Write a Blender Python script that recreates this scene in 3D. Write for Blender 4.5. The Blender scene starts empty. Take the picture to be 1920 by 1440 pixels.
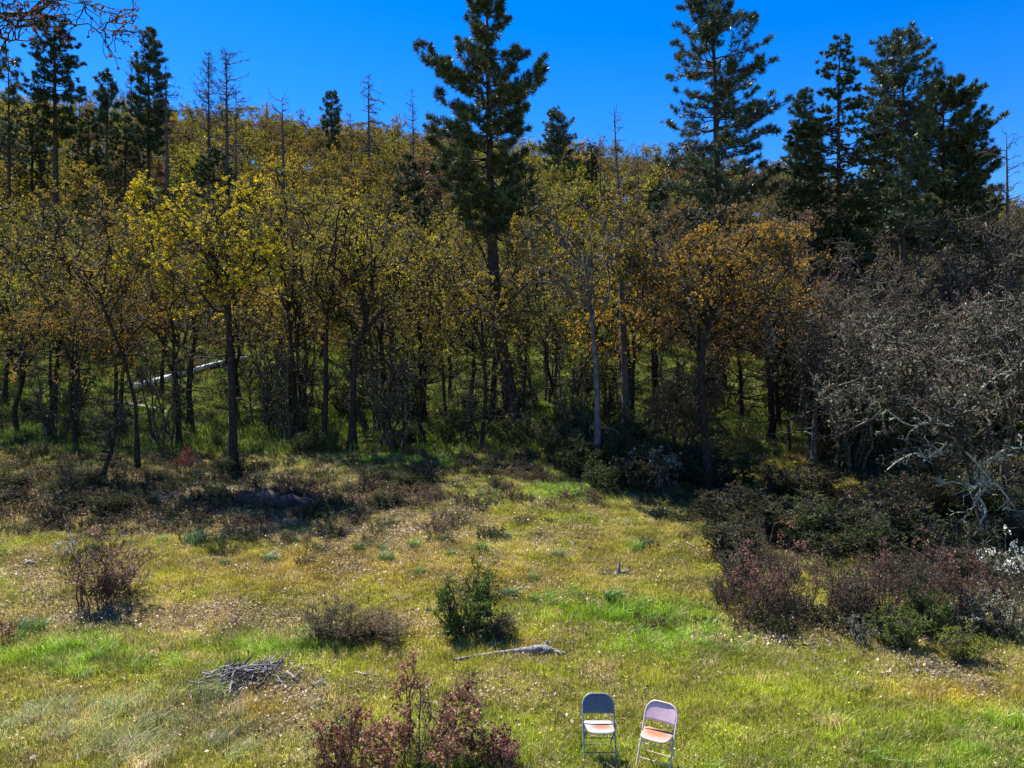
import bpy, math
import numpy as np
from mathutils import Vector, Matrix

# ------------------------------------------------------------------ camera, sky, sun
scene = bpy.context.scene
col = scene.collection
CAMZ, F = 4.9, 1400.0
cd = bpy.data.cameras.new('camera'); cd.sensor_width = 36.0; cd.lens = 36.0 * F / 1920.0
cd.clip_start = 0.05; cd.clip_end = 5000
cam = bpy.data.objects.new('camera', cd); col.objects.link(cam)
cam.location = (0, 0, CAMZ); cam.rotation_euler = (math.radians(90), 0, 0)
scene.camera = cam

SUN_EL = 57.0
SX, SY = -0.66, 0.75                      # horizontal direction towards the sun (behind the wood, from the left)
world = bpy.data.worlds.new('World'); scene.world = world; world.use_nodes = True
nt = world.node_tree; nt.nodes.clear()
wo = nt.nodes.new('ShaderNodeOutputWorld'); bg = nt.nodes.new('ShaderNodeBackground')
sky = nt.nodes.new('ShaderNodeTexSky'); sky.sky_type = 'NISHITA'; sky.sun_disc = False
sky.sun_elevation = math.radians(SUN_EL); sky.sun_rotation = math.atan2(SX, SY)
sky.altitude = 600; sky.air_density = 1.0; sky.dust_density = 0.1; sky.ozone_density = 3.0
hs = nt.nodes.new('ShaderNodeHueSaturation'); hs.inputs['Saturation'].default_value = 1.46; hs.inputs['Hue'].default_value = 0.514
nt.links.new(sky.outputs[0], hs.inputs['Color']); nt.links.new(hs.outputs[0], bg.inputs[0])
bg.inputs[1].default_value = 0.088; nt.links.new(bg.outputs[0], wo.inputs[0])
sl = bpy.data.lights.new('sun', 'SUN'); sl.energy = 5.0; sl.angle = math.radians(0.55); sl.color = (1.0, 0.94, 0.84)
sun = bpy.data.objects.new('sun', sl); col.objects.link(sun)
ce = math.cos(math.radians(SUN_EL)); hn = math.hypot(SX, SY)
sdir = Vector((SX / hn * ce, SY / hn * ce, math.sin(math.radians(SUN_EL))))
sun.rotation_euler = sdir.to_track_quat('Z', 'Y').to_euler(); sun.location = (-20, 30, 60)
vs = scene.view_settings; vs.view_transform = 'Standard'; vs.look = 'None'; vs.gamma = 1.0; vs.exposure = 1.32
vs.use_curve_mapping = False
scene.cycles.max_bounces = 4; scene.cycles.diffuse_bounces = 3; scene.cycles.transmission_bounces = 2
scene.cycles.transparent_max_bounces = 4; scene.cycles.glossy_bounces = 2

# ------------------------------------------------------------------ terrain functions
_rs = np.random.default_rng(5)
_nv = [(_rs.normal(0, 1, 2), _rs.uniform(0, 6.28)) for _ in range(24)]
def snoise(x, y, f, k=0):
    """smooth pseudo noise in about -1..1, feature size 1/f metres"""
    s = 0
    for i in range(6):
        (d, p) = _nv[(i + k) % 24]; a = (i + k) * 1.13
        s = s + np.sin((x * np.cos(a) + y * np.sin(a)) * f * (0.7 + 0.28 * i) + p + 1.7 * np.sin((x * np.sin(a) - y * np.cos(a)) * f * 0.6 + p * 2))
    return s / 4.0
_D = np.array([-60, -5, 5, 9.6, 13.5, 14.6, 16, 20, 25, 30, 38, 45, 60, 80, 100, 130, 160, 220, 400, 1500.])
_Z = np.array([0.2, 0, -0.1, 0.0, 0.12, 0.2, 0.55, 1.0, 1.8, 2.3, 3.3, 5.0, 10.0, 19.0, 28, 39, 44, 43, 32, 0.])
def terr(x, y):
    x = np.asarray(x, float); y = np.asarray(y, float)
    h = np.interp(y, _D, _Z)
    r = np.clip(x / np.maximum(y, 20), -1.2, 1.2)
    far = np.clip((y - 30) / 60, 0, 1)
    m = 1.0 - far * 0.24 * np.clip(r + .05, 0, .8) / 0.7 + far * 0.17 * np.clip(-r - 0.02, 0, .7) / 0.6
    h = h * m
    near = np.clip((y - 6) / 10, 0.15, 1)
    h = h + 0.10 * snoise(x, y, 0.55) * near + 0.035 * snoise(x, y, 2.1, 7) + 0.3 * snoise(x, y, 0.06, 11) * np.clip((y - 40) / 60, 0, 1)
    g = np.exp(-(((x - 8.5) / 4.0) ** 2 + ((y - 24) / 3.5) ** 2)) * 0.5      # hollow at the right wood edge
    return h - g
def z1(x, y): return float(terr(x, y))
def gp(px, py):
    """the ground point that is seen at a pixel of the 1920 wide photograph"""
    d = 5.0
    while d < 300:
        x = (px - 960) / F * d
        if CAMZ + (720 - py) / F * d <= z1(x, d): return x, d
        d *= 1.004
    return (px - 960) / F * 300, 300
def hat(py, d): return CAMZ + (720 - py) / F * d

# ------------------------------------------------------------------ mesh helpers
def make_mesh(name, parts, mats, smooth=False):
    """parts: list of (verts Nx3, faces MxK, material index, tint N or None)"""
    V = []; T = []; loops = []; starts = []; mi = []; off = 0; lo = 0
    for v, f, m, t in parts:
        if len(v) == 0: continue
        V.append(v); T.append(np.full(len(v), 0.5) if t is None else t)
        K = f.shape[1]; loops.append((f + off).ravel())
        starts.append(lo + np.arange(len(f)) * K); mi.append(np.full(len(f), m)); lo += f.size; off += len(v)
    V = np.concatenate(V); T = np.concatenate(T); loops = np.concatenate(loops); starts = np.concatenate(starts); mi = np.concatenate(mi)
    me = bpy.data.meshes.new(name)
    me.vertices.add(len(V)); me.vertices.foreach_set('co', V.astype(np.float32).ravel())
    me.loops.add(len(loops)); me.loops.foreach_set('vertex_index', loops.astype(np.int32))
    me.polygons.add(len(starts)); me.polygons.foreach_set('loop_start', starts.astype(np.int32))
    me.polygons.foreach_set('material_index', mi.astype(np.int32))
    if smooth: me.polygons.foreach_set('use_smooth', np.ones(len(starts), bool))
    a = me.attributes.new('tint', 'FLOAT', 'POINT'); a.data.foreach_set('value', T.astype(np.float32))
    for m in mats: me.materials.append(m)
    me.update(calc_edges=True)
    return me
def tubes(P, R, S=3, m=0, rng=None, cap=False):
    """P (N,K,3) polylines, R (N,K) radii -> quads"""
    P = np.asarray(P, float); R = np.asarray(R, float); N, K, _ = P.shape
    T = np.gradient(P, axis=1); T /= np.linalg.norm(T, axis=2, keepdims=True) + 1e-9
    ref = np.where(np.abs(T[:, :1, 2:3]) > 0.8, np.array([1.0, 0.13, 0]), np.array([0.05, 0.1, 1.0])) + 0 * T
    A = np.cross(T, ref); A /= np.linalg.norm(A, axis=2, keepdims=True) + 1e-9
    B = np.cross(T, A)
    th = np.arange(S) / S * 2 * np.pi
    V = P[:, :, None, :] + R[:, :, None, None] * (A[:, :, None, :] * np.cos(th)[None, None, :, None] + B[:, :, None, :] * np.sin(th)[None, None, :, None])
    idx = np.arange(N * K * S).reshape(N, K, S); nx = np.roll(idx, -1, axis=2)
    Fq = np.stack([idx[:, :-1], nx[:, :-1], nx[:, 1:], idx[:, 1:]], -1).reshape(-1, 4)
    t = np.repeat((rng or np.random.default_rng(0)).random(N), K * S)
    return (V.reshape(-1, 3), Fq, m, t)
def unit(v): return v / (np.linalg.norm(v, axis=-1, keepdims=True) + 1e-9)
def paths(rng, A, B, K, wig=0.12, arc=None):
    """wiggly polylines from A to B (N,3)->(N,K,3)"""
    N = len(A); t = np.linspace(0, 1, K)[None, :, None]
    L = np.linalg.norm(B - A, axis=1)[:, None, None]
    P = A[:, None, :] * (1 - t) + B[:, None, :] * t
    b = np.sin(np.pi * t)
    P = P + rng.normal(0, 1, (N, 1, 3)) * L * wig * b
    P = P + rng.normal(0, 1, (N, K, 3)) * L * wig * 0.45 * np.minimum(b * 1.5, 1)
    if arc is not None: P[:, :, 2] += (arc[:, None] * b[:, :, 0])
    return P
def leaf_quads(rng, C, size, m=0, flat=0.0, elong=1.4, up=0.0):
    """small folded leaf (2 triangles on a diamond) at each point"""
    N = len(C); s = (size * rng.uniform(0.6, 1.35, N))[:, None]
    a = unit(rng.normal(0, 1, (N, 3)) * np.array([1, 1, 1 - flat]) + np.array([0, 0, up])); b = unit(np.cross(a, rng.normal(0, 1, (N, 3))))
    n = np.cross(a, b)
    v = np.stack([C - a * s * elong * .5, C + b * s * .5 + n * s * .18, C + a * s * elong * .5, C - b * s * .5 + n * s * .18], 1).reshape(-1, 3)
    i = np.arange(N)[:, None] * 4
    f = np.concatenate([i + np.array([[0, 1, 2]]), i + np.array([[0, 2, 3]])])
    return (v, f, m, np.repeat(rng.random(N), 4))
def needles(rng, C, D, M, length, width, m=0, spread=0.9):
    """tufts: M thin triangles per point C, around the direction D"""
    N = len(C); d = unit(D[:, None, :] * (1.0 - 0.35 * spread) + rng.normal(0, 1, (N, M, 3)) * 0.62 * spread)
    L = length * rng.uniform(0.7, 1.15, (N, M, 1)); s = unit(np.cross(d, rng.normal(0, 1, (N, M, 3)))) * width * .5
    c = C[:, None, :] + d * 0.01
    v = np.stack([c - s * .6, c + s * .6, c + d * L * .6 + s, c + d * L], 2).reshape(-1, 3)
    i = np.arange(N * M)[:, None] * 4
    f = i + np.array([[0, 1, 2, 3]])
    return (v, f, m, np.repeat(rng.random(N), M * 4))

# ------------------------------------------------------------------ materials
def nodes(name):
    m = bpy.data.materials.new(name); m.use_nodes = True; n = m.node_tree.nodes; n.clear()
    return m, n, m.node_tree.links
def ramp(n, l, src, stops):
    r = n.new('ShaderNodeValToRGB'); e = r.color_ramp.elements
    while len(e) < len(stops): e.new(0.5)
    for q, (p, c) in zip(e, stops): q.position = p; q.color = (*c, 1)
    l.new(src, r.inputs[0]); return r.outputs[0]
def mixc(n, l, a, b, f, mode='MULTIPLY'):
    x = n.new('ShaderNodeMix'); x.data_type = 'RGBA'; x.blend_type = mode
    for s, v in ((6, a), (7, b), (0, f)):
        if isinstance(v, (tuple, float, int)): x.inputs[s].default_value = v
        else: l.new(v, x.inputs[s])
    return x.outputs[2]
def noise(n, l, scale, detail=3, obj=False):
    g = n.new('ShaderNodeTexCoord') if obj else n.new('ShaderNodeNewGeometry')
    t = n.new('ShaderNodeTexNoise'); t.inputs['Scale'].default_value = scale; t.inputs['Detail'].default_value = detail
    l.new(g.outputs['Object' if obj else 'Position'], t.inputs['Vector']); return t.outputs['Fac']
def attr(n, name, kind='GEOMETRY'):
    a = n.new('ShaderNodeAttribute'); a.attribute_name = name; a.attribute_type = kind; return a
def leaf_mat(name, c0, c1, trans=0.3, objcol=False, inst=False, rough=0.5, gloss=0.04):
    m, n, l = nodes(name)
    t = attr(n, 'tint').outputs['Fac']
    c = ramp(n, l, t, [(0.0, c0), (1.0, c1)])
    if objcol:
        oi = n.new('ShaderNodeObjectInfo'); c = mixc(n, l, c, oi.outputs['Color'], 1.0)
    if inst:
        c = mixc(n, l, c, attr(n, 'gcol', 'INSTANCER').outputs['Color'], 1.0)
    ns = ramp(n, l, noise(n, l, 0.9, 3), [(0.3, (.6, .6, .6)), (0.7, (1.35, 1.3, 1.2))])
    c = mixc(n, l, c, ns, 1.0)
    d = n.new('ShaderNodeBsdfDiffuse'); tr = n.new('ShaderNodeBsdfTranslucent'); mx = n.new('ShaderNodeMixShader')
    gl = n.new('ShaderNodeBsdfGlossy'); gl.inputs['Roughness'].default_value = rough; m2 = n.new('ShaderNodeMixShader')
    l.new(c, d.inputs[0]); l.new(c, tr.inputs[0]); mx.inputs[0].default_value = trans
    l.new(d.outputs[0], mx.inputs[1]); l.new(tr.outputs[0], mx.inputs[2])
    m2.inputs[0].default_value = gloss; l.new(mx.outputs[0], m2.inputs[1]); l.new(gl.outputs[0], m2.inputs[2])
    o = n.new('ShaderNodeOutputMaterial'); l.new(m2.outputs[0], o.inputs[0]); return m
def bark_mat(name, c0, c1, lichen=None, scale=6, lo=0.52, stretch=True):
    m, n, l = nodes(name)
    c = ramp(n, l, noise(n, l, scale, 4), [(0.3, c0), (0.7, c1)])
    if lichen:
        f = ramp(n, l, noise(n, l, scale * 1.7, 3), [(lo, (0, 0, 0)), (lo + 0.1, (1, 1, 1))])
        c = mixc(n, l, c, (*lichen, 1.0), f, 'MIX')
    p = n.new('ShaderNodeBsdfPrincipled'); p.inputs['Roughness'].default_value = 0.9; p.inputs['Specular IOR Level'].default_value = 0.2
    l.new(c, p.inputs['Base Color'])
    b = n.new('ShaderNodeBump'); b.inputs['Strength'].default_value = 0.6; b.inputs['Distance'].default_value = 0.03
    l.new(noise(n, l, scale * 4, 3), b.inputs['Height']); l.new(b.outputs[0], p.inputs['Normal'])
    o = n.new('ShaderNodeOutputMaterial'); l.new(p.outputs[0], o.inputs[0]); return m
M = dict(
    oakbark=bark_mat('oak_bark', (.013, .011, .009), (.045, .037, .028), (.13, .14, .09), 7, 0.62),
    oaktwig=bark_mat('oak_twig', (.022, .019, .014), (.085, .072, .052), (.19, .20, .14), 9, 0.54),
    lichbark=bark_mat('lichened_bark', (.025, .021, .018), (.085, .072, .06), (.24, .25, .185), 9, 0.57),
    redtwig=bark_mat('reddish_twig', (.05, .034, .028), (.13, .088, .072), None, 9),
    palebark=bark_mat('pale_bark', (.05, .047, .05), (.16, .15, .165), (.08, .07, .07), 5, 0.6),
    pinebark=bark_mat('pine_bark', (.022, .017, .014), (.085, .06, .045), None, 5),
    snag=bark_mat('snag_wood', (.045, .036, .036), (.13, .105, .10), None, 6),
    grey=bark_mat('weathered_wood', (.12, .11, .11), (.36, .34, .335), (.07, .06, .055), 9, 0.56),
    white=bark_mat('bleached_log', (.55, .54, .55), (.85, .84, .85), (.16, .13, .11), 3, 0.60),
    darkwood=bark_mat('dark_log', (.02, .018, .018), (.07, .06, .06), None, 5),
    stick=bark_mat('grey_sticks', (.16, .145, .15), (.42, .39, .39), None, 12),
    oakleaf=leaf_mat('oak_budding_leaves', (.55, .55, .45), (1.25, 1.2, 1.25), 0.38, objcol=True, gloss=.015),
    pine=leaf_mat('pine_needles', (.030, .050, .022), (.085, .115, .040), 0.12, objcol=True, gloss=0.06, rough=0.4),
    fir=leaf_mat('fir_needles', (.022, .036, .012), (.06, .085, .022), 0.12, objcol=True),
    shrubleaf=leaf_mat('shrub_leaves', (.6, .6, .6), (1.25, 1.25, 1.2), 0.3, objcol=True, gloss=.015),
    lichen=leaf_mat('hanging_lichen', (.12, .125, .09), (.40, .41, .32), 0.2),
    moss=leaf_mat('dead_twig_fuzz', (.10, .09, .06), (.22, .21, .15), 0.2),
    blade=leaf_mat('grass_blades', (.55, .55, .5), (1.75, 1.7, 1.5), 0.45, inst=True),
    litter=leaf_mat('dry_leaf', (.15, .10, .07), (.45, .36, .29), 0.1),
    flower=leaf_mat('yellow_petal', (.75, .60, .02), (.85, .72, .04), 0.2),
    white_flower=leaf_mat('white_petal', (.7, .7, .66), (.85, .85, .8), 0.2),
)

# ------------------------------------------------------------------ object helpers
def link(name, me, parent=None, **k):
    o = bpy.data.objects.new(name, me); col.objects.link(o)
    if parent is not None: o.parent = parent
    for a, b in k.items(): o[a] = b
    return o
def thing(name, label, cat, loc, group=None, rz=0.0, sc=None):
    o = bpy.data.objects.new(name, None); col.objects.link(o); o.empty_display_size = 0.3
    o.location = loc; o.rotation_euler = (0, 0, rz)
    if sc is not None: o.scale = sc
    o['label'] = label; o['category'] = cat
    if group: o['group'] = group
    return o
def build(name, label, cat, loc, parts, group=None, rz=0.0, sc=None, tint=None):
    """parts: {part name: mesh}"""
    r = thing(name, label, cat, loc, group, rz, sc)
    for pn, me in parts.items():
        o = link(pn, me, r)
        if pn in ('lichen', 'leaves', 'blossom'): o['kind'] = 'stuff'
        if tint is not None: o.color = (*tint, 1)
    return r
def at(px, d): return (px - 960) / F * d

# ------------------------------------------------------------------ plant generators
def ell_clip(P, c, r):
    q = (P - c) / r; n = np.linalg.norm(q, axis=1, keepdims=True); d = q / (n + 1e-6)
    n = n / (1 + .30 * snoise(d[:, 0] * 2 + c[0] * 5, d[:, 1] * 2 + d[:, 2] * 2.4 + r[0] * 9, 1.6, 6))[:, None]; return c + q / np.maximum(n, 1.0) * r
def sample_on(rng, P, n, lo, hi):
    """n sample points on each polyline of P (N,K,3) -> points, tangents, t"""
    N, K, _ = P.shape; t = rng.uniform(lo, hi, (N, n)); x = t * (K - 1); i = np.minimum(x.astype(int), K - 2); f = (x - i)[..., None]
    r = np.arange(N)[:, None]; a = P[r, i]; b = P[r, i + 1]
    return (a * (1 - f) + b * f).reshape(-1, 3), unit(b - a).reshape(-1, 3), t.ravel()
def oak(seed, H, cr, tr, trunk=None, fork=0.35, nl=8, n2=6, n3=5, n4=4, leaves=9, lsize=0.045, cz=0.66, crz=0.36, cc=None, bark='oakbark',
        twig='oaktwig', lichen=0, low_dead=3, top_frac=0.8, limb_r=0.55, twr=1.0, wig=0.13):
    rng = np.random.default_rng(seed)
    if trunk is None:
        K = 9; t = np.linspace(0, 1, K); tp = np.zeros((K, 3)); tp[:, 2] = t * H * top_frac - 0.15
        tp[1:, :2] += np.cumsum(rng.normal(0, 0.02 * H / 9 * 3, (K - 1, 2)), 0)
    else: tp = np.array(trunk, float); K = len(tp)
    zz = (tp[:, 2] - tp[0, 2]) / (tp[-1, 2] - tp[0, 2]); tR = tr * (1 - 0.75 * zz) * (1 + 0.5 * np.exp(-zz * 22))
    c = np.array(cc if cc is not None else [tp[-1, 0], tp[-1, 1], H * cz]); er = np.array([cr, cr, H * crz])
    tk = [tubes(tp[None], tR[None], 8, 0, rng)]
    # limbs
    g = np.arange(nl) + 0.5; ph = np.arccos(1 - 1.25 * g / nl); az = g * 2.39996 + rng.uniform(0, 6)
    d = np.stack([np.sin(ph) * np.cos(az), np.sin(ph) * np.sin(az), np.cos(ph)], 1)
    E = c + d * er * rng.uniform(0.72, 0.95, (nl, 1))
    tt = fork + (1 - fork) * np.clip((E[:, 2] - c[2] + er[2]) / (2 * er[2]) * 0.8 + rng.uniform(-.1, .1, nl), 0, 0.98)
    x = tt * (K - 1); i = np.minimum(x.astype(int), K - 2); f = (x - i)[:, None]; A = tp[i] * (1 - f) + tp[i + 1] * f
    rA = np.interp(x, np.arange(K), tR)
    L1 = paths(rng, A, E, 8, wig, arc=rng.uniform(0.0, 0.12, nl) * np.linalg.norm(E - A, axis=1))
    s = np.linspace(0, 1, 8)[None]; tk.append(tubes(L1, (rA * limb_r + 0.01)[:, None] * (1 - s * 0.78), 5, 0, rng))
    if low_dead:
        t0 = rng.uniform(0.2, max(fork, .3) + .1, low_dead) * (K - 1); i0 = np.minimum(t0.astype(int), K - 2)
        A0 = tp[i0] + (tp[i0 + 1] - tp[i0]) * (t0 - i0)[:, None]; az = rng.uniform(0, 6.28, low_dead)
        E0 = A0 + np.stack([np.cos(az), np.sin(az), rng.uniform(-.3, .4, low_dead)], 1) * cr * rng.uniform(.35, .7, (low_dead, 1))
        P0 = paths(rng, A0, E0, 6, 0.14); s6 = np.linspace(0, 1, 6)[None]
        tk.append(tubes(P0, 0.035 * (1 - s6 * .7) + np.zeros((low_dead, 1)), 4, 0, rng))
        b, tg, t = sample_on(rng, P0, 6, .3, 1); e = b + unit(tg + rng.normal(0, .8, b.shape)) * cr * .2 * rng.uniform(.4, 1.2, (len(b), 1))
        tk.append(tubes(paths(rng, b, e, 4, .12), 0.011 * (1 - np.linspace(0, .7, 4))[None] + np.zeros((len(b), 1)), 3, 0, rng))
    def level(P, n, ln, lo, out, up):
        b, tg, t = sample_on(rng, P, n, lo, 1.0)
        o = unit(b - c) ; dd = unit(tg * 0.5 + rng.normal(0, .75, b.shape) + o * out + np.array([0, 0, up]))
        e = ell_clip(b + dd * ln * rng.uniform(.55, 1.25, (len(b), 1)), c, er * 1.04)
        return b, e
    b, e = level(L1, n2, cr * 0.42, .25, .35, .1); L2 = paths(rng, b, e, 6, wig)
    s = np.linspace(0, .75, 6)[None]; tk.append(tubes(L2, (0.035 * twr * H / 9) * (1 - s) + np.zeros((len(b), 1)), 4, 0, rng))
    b, e = level(L2, n3, cr * 0.24, .25, .3, .1); L3 = paths(rng, b, e, 5, wig)
    s = np.linspace(0, .7, 5)[None]; tw = [tubes(L3, (0.020 * twr * H / 9) * (1 - s) + np.zeros((len(b), 1)), 3, 0, rng)]
    b, e = level(L3, n4, cr * 0.12, .2, .3, .15); L4 = paths(rng, b, e, 4, wig)
    s = np.linspace(0, .6, 4)[None]; tw.append(tubes(L4, (0.0105 * twr * H / 9) * (1 - s) + np.zeros((len(b), 1)), 3, 0, rng))
    out = {'trunk': make_mesh('oak_trunk', tk, [M[bark]], True)}
    parts = list(tw); mats = [M[twig], M['oakleaf']]
    if leaves:
        q, tg, t = sample_on(rng, L4, 2, .45, 1.08); lv = max(2, int(round(leaves * .5)))
        keep = snoise(q[:, 0] + seed, q[:, 1] + q[:, 2] * .7, 1.6 * 9 / H, seed % 12) > -0.35 + rng.normal(0, .3, len(q)); q = np.repeat(q[keep], lv, 0)
        parts.append(leaf_quads(rng, q + rng.normal(0, lsize * .62, q.shape), lsize, 1, .2))
    out['crown'] = make_mesh('oak_crown', parts, mats)
    if lichen:
        src = np.concatenate([sample_on(rng, L2, lichen * 3, .1, 1)[0], sample_on(rng, L3, lichen, 0, 1)[0]])
        src = src[rng.random(len(src)) < .8]
        dn = np.zeros_like(src); dn[:, 2] = -0.5
        out['lichen'] = make_mesh('lichen_tufts', [needles(rng, src, dn, 6, 0.085, 0.022, 0, 1.1)], [M['lichen']])
    return out

def conifer(seed, H, prof, tr, trunk=None, live0=0.3, spacing=0.55, per=5, kind='pine', nlen=0.2, nw=0.022, nn=14, dens=1.0, rise=0.05, tip=0.30,
            dead=10, gap=0.15, tlo=.22, bark='pinebark', sub=0.26, tufts=3, stub=False, twr=1.0, azside=None):
    """prof: rows (height fraction, reach to the left, reach to the right)"""
    rng = np.random.default_rng(seed); pr = np.array(prof, float)
    if trunk is None:
        K = 12; t = np.linspace(0, 1, K); tp = np.zeros((K, 3)); tp[:, 2] = t * H - .2; tp[1:, :2] += np.cumsum(rng.normal(0, .03, (K - 1, 2)), 0)
    else: tp = np.array(trunk, float); K = len(tp)
    zz = (tp[:, 2] - tp[0, 2]) / (tp[-1, 2] - tp[0, 2]); tR = tr * ((1 - zz) ** 0.85 + 0.02) * (1 + .35 * np.exp(-zz * 30))
    wood = [tubes(tp[None], tR[None], 9, 0, rng)]
    hs = np.arange(live0 * H, H * .985, spacing * H / 20.0); h = np.repeat(hs, per) + rng.normal(0, spacing * .2, len(hs) * per)
    h = np.clip(h, 0.05 * H, H * .99); az = rng.uniform(0, 6.28, len(h)) if azside is None else rng.uniform(azside[0], azside[1], len(h))
    u = h / H; L = np.interp(u, pr[:, 0], pr[:, 1]); Rr = np.interp(u, pr[:, 0], pr[:, 2])
    ln = ((L + Rr) / 2 + (Rr - L) / 2 * np.cos(az)) * (rng.uniform(.18, 1.15, len(h)) if kind == 'snag' else rng.uniform(.62, 1.06, len(h)))
    keep = (rng.random(len(h)) > gap) & (ln > .12); h, az, ln, u = h[keep], az[keep], ln[keep], u[keep]
    A = np.stack([np.interp(h + tp[0, 2], tp[:, 2], tp[:, k]) for k in (0, 1)] + [h + tp[0, 2]], 1)
    K1 = 8; t = np.linspace(0, 1, K1)[None, :, None]; dr = np.stack([np.cos(az), np.sin(az), 0 * az], 1)[:, None, :]
    side = np.stack([-np.sin(az), np.cos(az), 0 * az], 1)[:, None, :]
    rs = (rise - (1 - u) * 0.18 + u * .25 + rng.normal(0, .07, len(h)))[:, None, None]; tipv = tip * rng.uniform(.5, 1.3, len(h))[:, None, None]
    if kind in ('fir', 'droop'): rs = rs - 0.22
    P = A[:, None, :] + dr * ln[:, None, None] * t + side * ln[:, None, None] * (rng.normal(0, .10, (len(h), 1, 1)) * t ** 2)
    P = P + np.array([0, 0, 1.0]) * ln[:, None, None] * (rs * t + tipv * t ** 3)
    P[:, 1:] += rng.normal(0, 1, P[:, 1:].shape) * ln[:, None, None] * .018
    s = np.linspace(0, .85, K1)[None]; r1 = (0.016 + ln * .013) * twr
    br = [tubes(P, r1[:, None] * (1 - s), 4, 0, rng)]
    # sub-branches
    S0 = []; S1 = []; T1 = []
    for i in range(len(h)):
        n = max(2, int(ln[i] / sub * dens)); tt = rng.uniform(tlo, 1.0, n); x = tt * (K1 - 1); j = np.minimum(x.astype(int), K1 - 2); f = (x - j)[:, None]
        b = P[i, j] * (1 - f) + P[i, j + 1] * f; tg = unit(P[i, j + 1] - P[i, j]); sg = np.where(rng.random(n) < .5, -1, 1)[:, None]
        d = unit(tg * .75 + side[i] * sg * rng.uniform(.25, .9, (n, 1)) + np.array([0, 0, 1.]) * rng.normal(.18 if kind == 'pine' else -.05, .25, (n, 1)))
        q = b + d * (0.13 + ln[i] * .26 * (1.15 - tt[:, None])) * rng.uniform(.6, 1.2, (n, 1)); S0.append(b); S1.append(q)
    S0 = np.concatenate(S0); S1 = np.concatenate(S1); Q = paths(rng, S0, S1, 4, .07, arc=-0.06 * np.linalg.norm(S1 - S0, axis=1) if kind == 'pine' else None)
    s = np.linspace(0, .6, 4)[None]; tw = tubes(Q, 0.013 * twr * (1 - s) + np.zeros((len(Q), 1)), 3, 0, rng); br.append(tw)
    if kind == 'droop' or kind == 'snag':
        b, tg, _ = sample_on(rng, Q, 2, .3, 1); e = b + unit(tg + rng.normal(0, .7, b.shape)) * .3 * rng.uniform(.4, 1.3, (len(b), 1))
        br.append(tubes(paths(rng, b, e, 3, .08), 0.008 * twr * np.ones((len(b), 3)), 3, 0, rng))
    if dead:
        hd = rng.uniform(.12, max(live0 + .05, .2), dead) * H; az = rng.uniform(0, 6.28, dead); ld = rng.uniform(.5, 1, dead) * max(L.mean(), .8) * .9
        A = np.stack([np.interp(hd + tp[0, 2], tp[:, 2], tp[:, k]) for k in (0, 1)] + [hd + tp[0, 2]], 1)
        E = A + np.stack([np.cos(az), np.sin(az), rng.uniform(-.6, -.05, dead)], 1) * ld[:, None]
        PD = paths(rng, A, E, 6, .07, arc=.12 * ld); br.append(tubes(PD, 0.03 * twr * (1 - np.linspace(0, .8, 6))[None] + np.zeros((dead, 1)), 4, 0, rng))
        b, tg, _ = sample_on(rng, PD, 7, .2, 1); e = b + unit(tg + rng.normal(0, .6, b.shape) + np.array([0, 0, -.2])) * .45 * rng.uniform(.4, 1.3, (len(b), 1))
        br.append(tubes(paths(rng, b, e, 4, .1), 0.012 * twr * (1 - np.linspace(0, .7, 4))[None] + np.zeros((len(b), 1)), 3, 0, rng))
    out = {'trunk': make_mesh('conifer_trunk', wood, [M[bark]], True)}
    if kind in ('pine', 'fir'):
        q, tg, tq = sample_on(rng, Q, tufts, .35, 1.0); tip_ = Q[:, -1]; tt = unit(Q[:, -1] - Q[:, -2])
        q = np.concatenate([q, tip_, P[:, -1]]); tg = np.concatenate([tg, tt, unit(P[:, -1] - P[:, -2])])
        up = np.array([0, 0, .35 if kind == 'pine' else -.1])
        if kind == 'pine': nd = needles(rng, q, unit(tg + up), nn, nlen, nw, 1, 1.0)
        else: nd = needles(rng, q, unit(tg + up), nn, nlen, nw, 1, .75)
        out['crown'] = make_mesh('needle_crown', br + [nd], [M[bark], M[kind]])
    else: out['branches'] = make_mesh('bare_branches', br, [M[bark]])
    return out

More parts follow.
